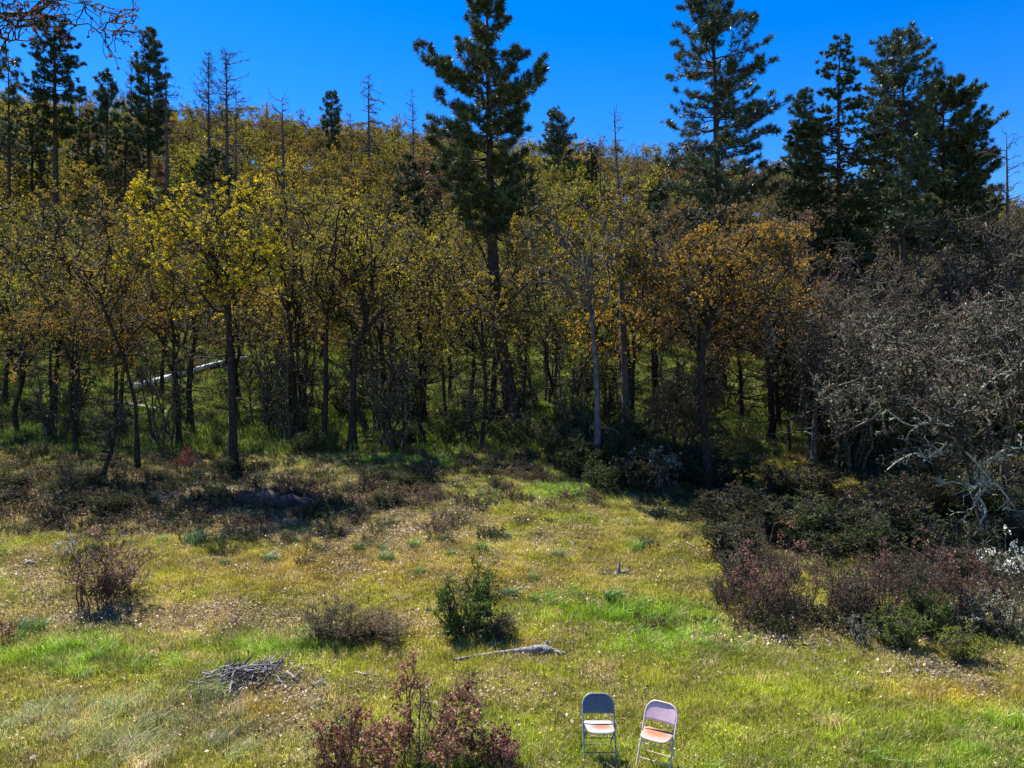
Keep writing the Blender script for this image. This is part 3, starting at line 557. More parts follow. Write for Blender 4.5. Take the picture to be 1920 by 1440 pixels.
C(31, 'ponderosa_pine', 'huge dark pine in the middle, slightly leaning, towering above all with upturned boughs', 33, [(970, 835), (955, 740), (932, 600), (925, 490), (918, 380), (918, 250), (915, 120), (912, -45)],
  [(-45, 10, 10), (-10, 34, 30), (30, 40, 34), (75, 46, 44), (100, 66, 70), (118, 62, 68), (132, 40, 34), (146, 128, 120), (170, 130, 105), (200, 95, 95), (250, 112, 70), (300, 140, 80), (345, 115, 75), (385, 80, 70), (430, 50, 50)], 30,
  spacing=.46, per=8, nn=15, nlen=.27, nw=.034, tufts=3, dead=60, gap=.16, tip=.26, rise=-.02, dens=1.75, tlo=.32)
C(32, 'ponderosa_pine', 'tall open crowned pine in the right half, its top cut by the upper edge', 43, [(1350, 700), (1350, 560), (1346, 400), (1341, 200), (1337, 60), (1335, -50)],
  [(-50, 30, 30), (0, 70, 82), (50, 60, 85), (90, 82, 115), (140, 92, 138), (180, 75, 120), (215, 70, 92), (235, 135, 125), (290, 140, 120), (350, 125, 110), (400, 120, 130), (450, 100, 110), (500, 60, 70)], 22,
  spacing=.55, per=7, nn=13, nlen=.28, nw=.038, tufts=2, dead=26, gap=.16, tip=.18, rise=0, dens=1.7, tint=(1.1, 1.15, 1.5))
C(33, 'douglas_fir', 'dark spire topped fir between the two big pines on the right', 40, [(1572, 700), (1574, 500), (1574, 300), (1570, 160), (1578, 52)],
  [(55, 4, 4), (75, 14, 18), (100, 26, 26), (120, 36, 30), (150, 44, 42), (190, 40, 50), (208, 40, 44), (222, 75, 80), (250, 100, 100), (300, 108, 118), (360, 95, 110), (420, 100, 100), (480, 90, 90), (560, 70, 80)], 16,
  cat='fir tree', kind='fir', spacing=.46, per=8, nn=8, nlen=.17, nw=.036, tufts=6, gap=.16, tip=.12, dens=1.7, dead=8, twr=.8)
C(34, 'ponderosa_pine', 'rounded tall pine right of the fir with visible bare lower trunk', 46, [(1692, 690), (1692, 450), (1694, 300), (1692, 150), (1690, 56)],
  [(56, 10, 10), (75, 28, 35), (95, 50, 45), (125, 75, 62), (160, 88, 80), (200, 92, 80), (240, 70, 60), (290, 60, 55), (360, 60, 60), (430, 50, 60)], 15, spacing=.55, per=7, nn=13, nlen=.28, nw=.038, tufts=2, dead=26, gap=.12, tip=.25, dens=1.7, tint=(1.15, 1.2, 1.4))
C(35, 'ponderosa_pine', 'slimmer pine whose bare trunk runs close left of the rounded pine trunk', 49, [(1676, 690), (1672, 450), (1668, 300), (1666, 190)],
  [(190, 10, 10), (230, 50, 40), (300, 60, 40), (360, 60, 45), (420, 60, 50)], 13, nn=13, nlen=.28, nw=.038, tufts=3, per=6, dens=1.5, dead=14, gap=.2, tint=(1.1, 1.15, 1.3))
C(36, 'ponderosa_pine', 'broad low crowned pine sloping down to the right, beside the dead snag at the border', 52, [(1772, 690), (1772, 450), (1770, 300), (1768, 150)],
  [(150, 8, 10), (180, 40, 50), (225, 60, 75), (270, 70, 95), (310, 75, 105), (350, 90, 100), (420, 90, 95), (470, 80, 80)], 14, spacing=.5, per=8, nn=14, nlen=.30, nw=.042, tufts=3, dens=1.7, dead=8, gap=.1, tip=.25)
C(37, 'ponderosa_pine', 'small pine peeping out behind the left shoulder of the dark fir', 70, [(1512, 690), (1510, 400), (1510, 168)], [(168, 6, 6), (200, 22, 20), (240, 34, 28), (300, 42, 34), (370, 50, 45), (420, 50, 50)], 9,
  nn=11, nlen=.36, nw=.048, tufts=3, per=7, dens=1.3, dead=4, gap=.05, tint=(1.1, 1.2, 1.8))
C(38, 'ponderosa_pine', 'small round topped pine on the skyline right of the big middle pine', 88, [(1046, 600), (1046, 400), (1044, 204)], [(204, 6, 6), (225, 22, 20), (245, 30, 34), (262, 26, 30), (280, 36, 40), (320, 40, 40)], 8,
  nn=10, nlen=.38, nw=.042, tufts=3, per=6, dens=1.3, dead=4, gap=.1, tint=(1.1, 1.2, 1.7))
C(39, 'douglas_fir', 'dense tall fir near the upper left corner', 62, [(105, 600), (104, 300), (100, 20)], [(20, 6, 6), (50, 36, 30), (90, 45, 42), (130, 40, 48), (165, 50, 54), (205, 40, 40), (260, 30, 30)], 16, cat='fir tree', kind='fir',
  nn=8, nlen=.26, nw=.05, tufts=4, per=9, spacing=.55, dens=1.6, gap=.10, dead=10, tip=.15, tint=(.9, 1, 1.3))
C(40, 'ponderosa_pine', 'narrow pine at the left border of the skyline', 65, [(17, 600), (17, 300), (14, 88)], [(88, 6, 6), (110, 18, 18), (150, 26, 26), (190, 20, 22), (230, 34, 30), (300, 30, 30)], 10, nn=12, nlen=.35, nw=.045, tufts=3, per=5, gap=.15, tint=(1, 1.1, 1.4))
C(41, 'ponderosa_pine', 'small shaggy pine standing between the corner fir and the pointed pine', 80, [(200, 600), (200, 300), (202, 132)], [(132, 4, 4), (155, 20, 14), (185, 22, 24), (215, 22, 26), (250, 20, 20)], 8, nn=12, nlen=.42, nw=.055, tufts=3, per=5, gap=.1, tint=(.8, .9, 1.1))
C(42, 'ponderosa_pine', 'pointed dense pine on the left skyline beside the bare leaning twigs', 70, [(278, 600), (279, 300), (278, 50)], [(50, 4, 4), (75, 14, 12), (110, 28, 26), (150, 30, 32), (190, 36, 36), (240, 46, 40), (285, 40, 34)], 10,
  nn=11, nlen=.36, nw=.048, tufts=3, per=7, dens=1.3, spacing=.5, gap=.06, tint=(.95, 1, 1.25))
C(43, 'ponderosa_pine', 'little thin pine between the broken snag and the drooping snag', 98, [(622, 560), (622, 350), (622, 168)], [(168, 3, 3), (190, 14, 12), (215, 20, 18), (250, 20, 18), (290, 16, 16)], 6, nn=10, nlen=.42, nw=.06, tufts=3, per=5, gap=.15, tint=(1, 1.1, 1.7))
for i, (px, yt, D, r, lab) in enumerate([(765, 290, 58, 48, 'bushy dark young fir left of the big middle pine'), (400, 275, 66, 55, 'low dark fir below the pair of twiggy snags'), (165, 205, 72, 40, 'low dark fir right under the corner fir'),
      (235, 215, 66, 45, 'dark young fir below the shaggy pine'), (60, 200, 70, 40, 'dark fir filling the gap beside the left border pine'), (985, 300, 60, 45, 'young dark fir tucked behind the right side of the big middle pine'),
      (1110, 262, 84, 28, 'dark rounded fir on the skyline beside the broken stub'), (1250, 330, 60, 60, 'dark fir in the shade left of the tall open pine trunk'), (1500, 330, 52, 70, 'broad dark fir under the small peeping pine'),
      (1640, 300, 56, 60, 'dense dark fir behind the bare pine trunks'), (1840, 330, 60, 50, 'low dark fir below the snag at the right border'), (1450, 440, 44, 60, 'dark fir bough mass behind the orange crown'), (1580, 420, 41, 60, 'dark young fir at the foot of the spire topped fir')]):
    C(50 + i, 'young_fir', lab, D, [(px, 690), (px, yt + 100), (px, yt)], [(yt, 3, 3), (yt + 30, r * .5, r * .5), (yt + 70, r * .85, r * .8), (yt + 130, r, r), (yt + 210, r, r)], 9, cat='fir tree', kind='fir', nn=7, nlen=.24, nw=.05, tufts=4, per=7, spacing=.7, dens=1.2, gap=.08, dead=2, tint=(.9, .95, 1.0))
# dead trees
S = lambda *a, **k: C(*a, cat='dead tree', kind='snag', bark='snag', dead=0, **k)
S(71, 'dead_tree', 'dark dead trunk with twigs only on its right, beside the pointed pine', 68, [(313, 600), (313, 300), (309, 110)], [(112, 6, 10), (150, 8, 28), (220, 8, 34), (270, 12, 20)], 11, per=4, twr=1.6, gap=.2, tip=-.1)
S(72, 'dead_tree', 'thin faint dead tree just left of the pointed pine', 88, [(246, 600), (246, 300), (245, 105)], [(105, 4, 4), (140, 14, 10), (200, 24, 16), (250, 26, 16)], 6, per=5, twr=1.6, gap=.1, tip=.5)
S(73, 'dead_tree', 'twiggy upswept dead tree, left one of the close pair on the left skyline', 72, [(392, 600), (392, 300), (390, 92)], [(92, 3, 3), (120, 22, 12), (170, 34, 18), (230, 38, 25), (290, 30, 30)], 8, per=7, spacing=.45, twr=1.5, gap=.05, tip=.6, dens=1.4)
S(74, 'dead_tree', 'thick trunked dead tree, right one of the close pair on the left skyline', 70, [(426, 600), (426, 300), (423, 92)], [(92, 8, 12), (120, 22, 38), (160, 28, 36), (220, 26, 38), (290, 30, 38)], 12, per=6, spacing=.5, twr=1.6, gap=.1, tip=.15, dens=1.3)
S(75, 'dead_tree', 'slim dead spire touching the right side of the close pair of snags', 74, [(443, 600), (443, 350), (441, 155)], [(155, 3, 4), (200, 14, 34), (240, 16, 18), (300, 16, 16)], 6, per=5, twr=1.5, gap=.15, tip=.1)
S(76, 'dead_tree', 'dead trunk with broken flat top and a few high twigs, alone on the skyline', 72, [(530, 600), (531, 300), (528, 182)], [(182, 22, 10), (205, 26, 14), (240, 16, 12), (300, 10, 10)], 12, per=3, twr=1.6, gap=.35, tip=.5)
S(77, 'dead_tree', 'dead conifer with long drooping bare boughs left of the big middle pine', 80, [(692, 600), (692, 300), (690, 134)], [(134, 2, 2), (150, 16, 18), (190, 26, 36), (230, 34, 44), (280, 36, 40)], 9, per=5, twr=1.7, gap=.12, tip=-.15, rise=-.22)
S(78, 'dead_tree', 'short bare dead tree close left of the drooping dead conifer', 84, [(660, 600), (660, 350), (657, 208)], [(208, 4, 4), (240, 14, 12), (290, 14, 14)], 7, per=4, twr=1.6, gap=.25, tip=.3)
S(79, 'dead_tree', 'fine twigged dead spire behind the left boughs of the big middle pine', 78, [(776, 600), (776, 350), (773, 168)], [(168, 2, 2), (200, 14, 12), (250, 26, 22), (310, 26, 26)], 7, per=5, twr=1.4, gap=.15, tip=.3)
S(80, 'dead_tree', 'tall dead tree with antler like bare top between the two biggest pines', 32, [(1176, 843), (1172, 700), (1166, 540), (1162, 380), (1155, 290), (1152, 196)], [(198, 6, 6), (225, 25, 16), (250, 50, 20), (300, 60, 40), (360, 55, 60), (450, 60, 65), (560, 60, 60)], 17, per=3, spacing=.75, twr=1.15, gap=.25, tip=.55, rise=.45, dens=.7)
S(81, 'dead_tree', 'short dark stub with flat twigs on the skyline beside the antler topped dead tree', 72, [(1126, 600), (1126, 400), (1125, 264)], [(264, 14, 12), (275, 26, 10), (310, 24, 12)], 9, per=4, twr=1.3, gap=.2, tip=.0)
S(82, 'dead_tree', 'bare dead tree with crooked top limb at the right border', 47, [(1890, 690), (1890, 450), (1889, 242)], [(242, 26, 4), (258, 14, 14), (290, 60, 30), (330, 60, 30), (370, 60, 40)], 14, per=4, spacing=.8, twr=1.2, gap=.15, tip=.05, dens=1.2)
S(83, 'dead_tree', 'leafless slanting sapling right of the antler topped dead tree', 60, [(1205, 600), (1200, 450), (1196, 280)], [(280, 6, 6), (330, 18, 18), (400, 22, 22)], 5, per=4, twr=1.3, gap=.1, tip=.6, rise=.4)

# ------------------------------------------------------------------ the crowd of oaks on the hillside
near_v = [oak(100 + i, 9, 3.3, .13 + .02 * (i % 3), nl=8, leaves=8, n4=4, lsize=.055, cz=.64, crz=.37, fork=.34, low_dead=11) for i in range(6)]
lich_v = [oak(120 + i, 9, 3.5, .15, nl=9, leaves=4, n4=2, lsize=.05, cz=.62, crz=.38, fork=.25, low_dead=5, bark='lichbark', twig='oaktwig', twr=1.3, wig=.18) for i in range(3)]
far_v = [oak(140 + i, 9, 3.4, .14, nl=8, leaves=9, n3=4, n4=4, lsize=.095, cz=.66, crz=.36, fork=.35, low_dead=0, twr=1.5) for i in range(5)]
rt = np.random.default_rng(77); placed = []
def free(x, y, r):
    for (a, b, c) in taken:
        if (a - x) ** 2 + (b - y) ** 2 < (c if b > 28 else c * .9) ** 2 * .8: return False
    for (a, b) in placed:
        if (a - x) ** 2 + (b - y) ** 2 < r * r: return False
    return True
def put_tree(x, y, V, tint, names, sc, kind='oak_tree'):
    v = V[rt.integers(len(V))]; placed.append((x, y)); s = sc
    cname, side, dep = names
    lab = f'{cname} oak in the crowd of crowns, {side} hillside, {dep}'
    build(kind, lab, 'oak tree', (x, y, z1(x, y) - .05), v, group=lab, rz=rt.uniform(0, 6.28), sc=(s * rt.uniform(.85, 1.15), s * rt.uniform(.85, 1.15), s * rt.uniform(.88, 1.12)), tint=tint)
count = 0
for y0, y1, n_, sp in ((28.5, 42, 900, 2.7), (42, 62, 900, 4.2), (62, 95, 1200, 6.0), (95, 135, 1400, 7.4)):
    for _ in range(n_):
        y = math.sqrt(rt.uniform(y0 ** 2, y1 ** 2)); x = rt.uniform(-.76, .76) * y; px = 960 + F * x / y
        if y < 31 + 2.5 * math.sin(x * .5) and px < 1250: continue
        if px > 1550 and y > 100: continue
        if 930 < px < 1120 and y < 36: continue
        if not free(x, y, sp): continue
        if count >= 275: break
        n1 = float(snoise(x, y, .12, 4)) + rt.normal(0, .45)
        if px > 1620: k = 'plum' if n1 > -.2 else 'brown'
        elif px > 1230: k = 'orange' if n1 > .9 else 'rust' if n1 > -.1 else 'brown'
        elif y < 62: k = 'yellow' if n1 > .5 else 'yolive' if n1 > 0 else 'ochre' if n1 > -.7 else 'olive'
        else: k = 'yellow' if n1 > .9 else 'ochre' if n1 > -.1 else 'yolive' if n1 > -.6 else 'rust'
        word = dict(yellow='bright yellow budding', yolive='yellow olive budding', ochre='ochre budding', orange='orange budding', rust='rusty brown budding', olive='dull olive budding', brown='brown twiggy', plum='purplish bare twigged')[k]
        side = 'left' if px < 640 else 'middle' if px < 1280 else 'right'; dep = 'near its foot' if y < 42 else 'halfway up' if y < 80 else 'close to the skyline'
        V = lich_v if (px > 1580 and y < 60) else near_v if y < 62 else far_v
        t = np.array(LEAF[k]) * rt.uniform(.85, 1.15, 3) * rt.uniform(.85, 1.15)
        put_tree(x, y, V, tuple(t), (word, side, dep), rt.uniform(.72, 1.05) if y < 42 else rt.uniform(.85, 1.2)); count += 1
# beyond the 300 that show largest, the farthest oaks are one mass
m_, n_, l_ = nodes('far_oak_leaves'); c_ = ramp(n_, l_, noise(n_, l_, .11, 2), [(.34, (.22, .16, .045)), (.44, (.30, .25, .03)), (.54, (.27, .26, .03)), (.64, (.44, .39, .025))])
c_ = mixc(n_, l_, c_, ramp(n_, l_, attr(n_, 'tint').outputs['Fac'], [(0, (.55, .55, .5)), (1, (1.25, 1.2, 1.2))]), 1.0)
d_ = n_.new('ShaderNodeBsdfDiffuse'); t_ = n_.new('ShaderNodeBsdfTranslucent'); x_ = n_.new('ShaderNodeMixShader'); x_.inputs[0].default_value = .3; o_ = n_.new('ShaderNodeOutputMaterial')
l_.new(c_, d_.inputs[0]); l_.new(c_, t_.inputs[0]); l_.new(d_.outputs[0], x_.inputs[1]); l_.new(t_.outputs[0], x_.inputs[2]); l_.new(x_.outputs[0], o_.inputs[0])
def join_mesh(a, b, leafm):
    V = []; T = []; K = []; mi = []; off = 0; out = []
    for me in (a, b):
        nv = len(me.vertices); v = np.zeros(nv * 3, np.float32); me.vertices.foreach_get('co', v); t = np.zeros(nv, np.float32); me.attributes['tint'].data.foreach_get('value', t)
        npo = len(me.polygons); ls = np.zeros(npo, np.int32); me.polygons.foreach_get('loop_start', ls); lt = np.zeros(npo, np.int32); me.polygons.foreach_get('loop_total', lt); pm = np.zeros(npo, np.int32); me.polygons.foreach_get('material_index', pm)
        li = np.zeros(len(me.loops), np.int32); me.loops.foreach_get('vertex_index', li)
        for kk in (3, 4):
            for mm in (0, 1):
                w = (lt == kk) & (pm == mm)
                if w.any(): out.append((v.reshape(-1, 3), li[ls[w][:, None] + np.arange(kk)], mm, t))
    return make_mesh('far_oak', out, [M['oaktwig'], leafm])
far_m = [join_mesh(v['trunk'], v['crown'], m_) for v in far_v[:4]]
fx = []
for _ in range(7000):
    y = math.sqrt(rt.uniform(70 ** 2, 162 ** 2)); x = rt.uniform(-.78, .74) * y
    if x / y > .42 and y > 118: continue
    if free(x, y, 4.3): fx.append((x, y)); placed.append((x, y))
fx = np.array(fx); nf = len(fx)
scatter('far_oak_wood', 'mass of budding oaks closing the upper hillside up to the skyline', far_m, pts(fx[:, 0], fx[:, 1], -.1), rt.uniform(0, 6.28, nf), rt.uniform(.75, 1.15, nf), rt.integers(0, 4, nf), np.ones((nf, 3)), .03, 7)
print('oaks', count, 'far mass', nf)

# ------------------------------------------------------------------ shrubs
def named_shrub(label, px, py, w, h, tint, mesh, name='shrub', cat='shrub', group=None, rz=0.0):
    """mesh parts are built 1 m wide and 1 m high and scaled to the size of this shrub"""
    x, d = gp(px, py); s = d / F
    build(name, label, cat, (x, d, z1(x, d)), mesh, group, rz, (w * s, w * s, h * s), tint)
RB = (.24, .13, .10)
sh_red = [shrub(200 + i, 1, 1, 13, 'shrubleaf', .020, leaves=5, n2=6, n3=6, cl=.2, sr=.009) for i in range(3)]
sh_dense = shrub(208, 1, 1, 22, 'shrubleaf', .020, leaves=5, n2=7, n3=6, cl=-.15, sr=.009)
sh_wiry = shrub(216, 1, 1, 34, 'shrubleaf', .014, leaves=6, n2=8, n3=6, twig='oaktwig', cl=-.5, sr=.007)
sh_bare = [shrub(210 + i, 1, 1, 18, 'shrubleaf', .018, leaves=3, n2=6, n3=5, twig='oaktwig') for i in range(2)]
sh_green = [shrub(220 + i, 1, 1, 26, 'shrubleaf', .016, leaves=11, n2=8, n3=6, twig='oaktwig', cl=-.3) for i in range(3)]
sh_lich = [shrub(230 + i, 1, 1, 14, 'lichen', .022, leaves=5, n2=6, n3=5, twig='lichbark', sr=.016) for i in range(2)]
sh_blos = [shrub(240, 1, 1, 12, 'shrubleaf', .02, leaves=2, n2=5, n3=4, twig='oaktwig', petal=2)]
big_red = shrub(250, 1.4, 1.8, 15, 'shrubleaf', .032, leaves=8, n2=9, n3=7, sr=.013, cl=-.05)
x, d = gp(772, 1455); build('shrub', 'large foreground shrub with curled reddish brown leaves and dark stems', 'shrub', (x, d, z1(x, d)), big_red, tint=(.33, .175, .115))
sm = shrub(251, .62, .9, 16, 'shrubleaf', .024, leaves=5, n2=6, n3=5, sr=.008, cl=-.1); x, d = gp(925, 1452); build('shrub', 'small reddish shrub at the lower edge between the large brown shrub and the chairs', 'shrub', (x, d, z1(x, d)), sm, tint=(.25, .10, .10))
x, d = gp(645, 1452); build('shrub', 'low reddish shrub leaning out left of the large foreground brown shrub', 'shrub', (x, d, z1(x, d)), sm, rz=2, sc=(1, 1, 1.3), tint=(.27, .12, .09))
for i, (lab, px, py, w, h, c, V) in enumerate([
    ('pinkish brown twiggy shrub on the left slope of the clearing', 180, 1130, 170, 130, (.26, .16, .125), sh_dense),
    ('low greyish brown shrub touching the right side of the pinkish left shrub', 245, 1120, 90, 70, (.20, .13, .11), sh_red[1]),
    ('dark red leafed shrub in the grass right of the slender leaning oak', 345, 888, 75, 60, (.26, .06, .05), sh_red[2]),
    ('tall brownish red shrub at the right edge of the clearing grass', 1430, 1160, 170, 200, (.24, .12, .095), sh_red[0]),
    ('dense red brown shrub close left under the tall brownish red shrub', 1385, 1165, 120, 120, (.24, .115, .09), sh_red[1]),
    ('thin brown shrub right behind the tall brownish red shrub', 1500, 1150, 110, 140, (.22, .13, .11), sh_red[2]),
    ('rounded reddish shrub heading the right thicket', 1655, 1165, 150, 175, (.20, .115, .095), sh_red[1]),
    ('second reddish shrub of the right thicket, with a thick dark stem', 1725, 1165, 140, 190, (.20, .115, .095), sh_red[0]),
    ('reddish shrub on the far right of the thicket', 1830, 1180, 150, 170, (.21, .12, .10), sh_red[2]),
    ('low red brown shrub in front of the right thicket at its left end', 1590, 1170, 90, 110, (.18, .11, .09), sh_red[0]),
    ('reddish brown shrub cut by the left border of the photograph', 5, 1215, 60, 60, (.26, .10, .08), sh_red[1]),
    ('fresh green bush in the middle of the clearing', 875, 1195, 140, 140, (.12, .18, .028), sh_green[0]),
    ('dark twiggy low bush touching the green bush on its right', 925, 1196, 110, 55, (.11, .10, .05), sh_wiry),
    ('grey wiry bush at the edge of the low bank, left of the green bush', 610, 1204, 125, 85, (.15, .14, .08), sh_wiry),
    ('brownish wiry bush between the grey wiry bush and the green bush', 705, 1203, 150, 60, (.17, .12, .07), sh_wiry),
    ('small yellow green bush at the front of the right thicket', 1805, 1245, 95, 70, (.20, .23, .03), sh_green[1]),
    ('bright green bush at the foot of the reddish thicket shrubs', 1675, 1215, 110, 85, (.13, .18, .03), sh_green[2]),
    ('green bush deep inside the right thicket', 1745, 1195, 100, 100, (.11, .16, .03), sh_green[0]),
    ('green bush behind the low left end of the right thicket', 1590, 1130, 80, 70, (.13, .17, .03), sh_green[1]),
    ('pale lichen covered low shrub in the right thicket', 1815, 1185, 100, 95, (1, 1, 1), sh_lich[0]),
    ('pale lichen covered shrub at the right border of the thicket', 1895, 1200, 100, 110, (1, 1, 1), sh_lich[1]),
    ('small pale lichened bush at the front left of the right thicket', 1615, 1215, 70, 60, (1, 1, 1), sh_lich[0]),
    ('lichened dead bush in the shade right of the pale oak trunk', 1225, 925, 100, 95, (1, 1, 1), sh_lich[1]),
    ('bright lichened dead branches heaped at the foot of the wide low lichen oak', 1835, 975, 80, 130, (1, 1, 1), sh_lich[0]),
    ('white blossoming shrub at the right border', 1900, 1130, 90, 130, (.2, .22, .1), sh_blos[0]),
    ('tiny white blossoming sapling behind the pinkish left shrub', 130, 1075, 40, 85, (.2, .22, .1), sh_blos[0]),
    ('pinkish low shrub on the slope below the shade in the middle', 815, 1000, 110, 55, (.24, .15, .13), sh_red[2]),
    ('pinkish grey low shrub in front of the dark log', 470, 1005, 90, 40, (.24, .15, .13), sh_red[1]),
    ('small reddish shrub at the right end of the shaded strip', 790, 955, 70, 40, (.2, .12, .1), sh_red[0])]):
    named_shrub(lab, px, py, w, h, c, V, rz=i * 1.3)
rk = np.random.default_rng(9)
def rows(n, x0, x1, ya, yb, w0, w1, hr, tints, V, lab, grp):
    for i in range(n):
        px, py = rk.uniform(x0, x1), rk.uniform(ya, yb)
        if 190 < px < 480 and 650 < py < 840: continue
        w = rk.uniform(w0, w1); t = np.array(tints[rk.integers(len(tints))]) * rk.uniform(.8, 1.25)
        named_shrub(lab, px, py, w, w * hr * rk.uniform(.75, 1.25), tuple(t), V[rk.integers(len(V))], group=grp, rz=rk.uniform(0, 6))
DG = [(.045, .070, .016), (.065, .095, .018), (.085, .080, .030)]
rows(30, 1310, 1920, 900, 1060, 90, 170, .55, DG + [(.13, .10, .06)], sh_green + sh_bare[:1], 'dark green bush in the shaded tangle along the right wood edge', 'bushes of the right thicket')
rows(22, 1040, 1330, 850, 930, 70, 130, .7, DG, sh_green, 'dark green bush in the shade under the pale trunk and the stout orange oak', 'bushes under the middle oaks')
rows(16, 1330, 1920, 1080, 1190, 60, 120, .8, [(.16, .12, .09), (.10, .12, .05)], sh_bare + sh_red[:1], 'low tangled brown bush filling the right thicket', 'low bushes of the right thicket')
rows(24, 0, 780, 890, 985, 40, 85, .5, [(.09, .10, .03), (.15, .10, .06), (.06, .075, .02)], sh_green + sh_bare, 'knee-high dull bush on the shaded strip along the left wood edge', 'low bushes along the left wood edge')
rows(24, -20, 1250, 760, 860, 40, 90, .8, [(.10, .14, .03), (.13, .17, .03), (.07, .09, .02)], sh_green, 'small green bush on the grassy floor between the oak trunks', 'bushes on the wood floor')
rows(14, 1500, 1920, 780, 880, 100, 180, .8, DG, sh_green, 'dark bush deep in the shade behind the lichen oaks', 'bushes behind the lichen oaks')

sap = [shrub(260 + i, 1, 1, 5 + i, 'shrubleaf', .012, leaves=2, n2=9, n3=6, twig='oaktwig', up=.3, sr=.022, cl=-.2) for i in range(4)]
rows(34, -60, 1480, 745, 850, 70, 150, 1.7, [(.20, .19, .05), (.16, .13, .05), (.11, .13, .04)], sap, 'thin bare twigged sapling growing between the oak trunks', 'saplings between the oak trunks')
rows(24, 1450, 1920, 770, 900, 110, 190, 1.5, [(.15, .10, .07), (.12, .10, .06)], sap, 'tangled leafless sapling in the lichened wood on the right', 'saplings among the lichened oaks')
# tufts
tm = [make_mesh('tuft_blades', blades(np.random.default_rng(60 + i), 150, .30, .42, .022, .8, bend=.6), [leaf_mat('tuft_blade_%s' % 'abc'[i], (.6, .6, .6), (1.3, 1.3, 1.3), .3, objcol=True)]) for i in range(3)]
for i, (px, py, w, c) in enumerate([(365, 1016, 46, 'blue-green'), (240, 1021, 20, 'blue-green'), (305, 1018, 26, 'green'), (555, 1016, 20, 'blue-green'), (505, 1052, 34, 'blue-green'), (422, 1058, 20, 'blue-green'), (674, 1030, 26, 'green'), (717, 1030, 22, 'blue-green'), (725, 1050, 32, 'blue-green'),
      (775, 1026, 28, 'green'), (786, 1078, 28, 'green'), (830, 1014, 22, 'green'), (846, 1042, 22, 'blue-green'), (905, 1030, 26, 'green'), (925, 1007, 22, 'blue-green'), (950, 1006, 18, 'blue-green'), (1000, 1088, 24, 'green'), (1045, 1044, 24, 'blue-green'), (957, 1118, 38, 'blue-green'), (1150, 1125, 42, 'dark green'),
      (60, 1185, 50, 'dark green'), (1003, 1125, 24, 'green'), (1190, 1030, 36, 'green'), (1385, 1045, 30, 'green')]):
    near = 'upper' if py < 1040 else 'middle'
    lab = {'blue-green': 'blue-green leafy tuft', 'green': 'fresh green grass tuft', 'dark green': 'dark green dense grass tuft'}[c] + f', {near} clearing, ' + ('left of the dark log shadow' if px < 450 else 'below the shaded strip' if px < 700 else 'above the green bush' if px < 900 else 'right of the green bush' if px < 1100 else 'near the forked driftwood')
    x, d = gp(px, py); s = w * d / F / .68; o = link('grass_tuft', tm[i % 3]); o.location = (x, d, z1(x, d)); o.rotation_euler = (0, 0, i * 1.1); o.scale = (s, s, s * .85)
    o.color = (*{'blue-green': (.16, .26, .10), 'green': (.16, .28, .04), 'dark green': (.08, .18, .04)}[c], 1); o['label'] = lab; o['category'] = 'grass tuft'; o['group'] = lab

# ------------------------------------------------------------------ fallen wood
def limb_mesh(P, R, S, mat, rng=None):
    P = np.array(P, float); R = np.array(R, float); s = np.linspace(0, len(P) - 1, (len(P) - 1) * 4 + 1)
    Q = np.stack([np.interp(s, np.arange(len(P)), P[:, j]) for j in range(3)], 1); r = np.interp(s, np.arange(len(P)), R)
    rng = rng or np.random.default_rng(3); Q[1:-1] += rng.normal(0, 1, Q[1:-1].shape) * r[1:-1, None] * .18; r = r * rng.uniform(.85, 1.15, len(r))
    v, f, _, t = tubes(Q[None], r[None], S, 0); n0 = len(v); e = np.array([[Q[0], Q[-1]]]).reshape(2, 3); v = np.concatenate([v, e])
    a = np.arange(S); cap = [(v, f, 0, None)]; L = n0 - S
    tri = np.concatenate([np.stack([np.roll(a, -1), a, np.full(S, n0)], 1), np.stack([L + a, L + np.roll(a, -1), np.full(S, n0 + 1)], 1)])
    me = make_mesh('limb', [(v, f, 0, None), (v, tri, 0, None)], [mat], True); return me
def ground_wood(name, label, cat, pix, radii, mat, lift=.5, S=10, extra=(), group=None, seed=1):
    pts_ = [gp(a, b) for a, b in pix]; x0, d0 = pts_[0]; z0 = z1(x0, d0); r = thing(name, label, cat, (x0, d0, z0), group)
    P = [(x - x0, d - d0, z1(x, d) - z0 + rr * lift * 2) for (x, d), rr in zip(pts_, radii)]
    link('log' if max(radii) > .05 else 'stem', limb_mesh(P, radii, S, M[mat], np.random.default_rng(seed)), r)
    for (A, B, ra, rb) in extra:    # side stubs, offsets in metres from the k-th point
        k, off = A; b = np.array(P[k]); e = b + np.array(off); link('branch_stub', limb_mesh([b, (b + e) / 2 + np.array([0, 0, .02]), e], [ra, (ra + rb) / 2, rb], 7, M[mat], np.random.default_rng(seed + 7)), r)
    return r
ground_wood('fallen_log', 'weathered grey log with a raised knot lying in the grass above the chairs', 'log', [(850, 1240), (930, 1230), (985, 1227), (1022, 1226), (1040, 1226), (1066, 1229)], [.02, .035, .055, .08, .045, .012], 'grey', extra=[((3, (.05, .05, .13)), 0, .05, .02), ((4, (.12, -.25, .02)), 0, .025, .015)])
ground_wood('fallen_log', 'long bleached white log lying uphill across the wood floor on the left', 'log', [(252, 733), (290, 724), (330, 710), (375, 697), (415, 686), (462, 674)], [.20, .19, .17, .16, .14, .09], 'white', lift=.55, extra=[((1, (-.2, -.3, .5)), 0, .05, .02), ((4, (.5, .1, .4)), 0, .05, .02)])
ground_wood('fallen_log', 'thin bleached log below the long white log on the left wood floor', 'log', [(215, 755), (250, 762), (285, 768), (325, 777)], [.08, .08, .06, .03], 'white', seed=4)
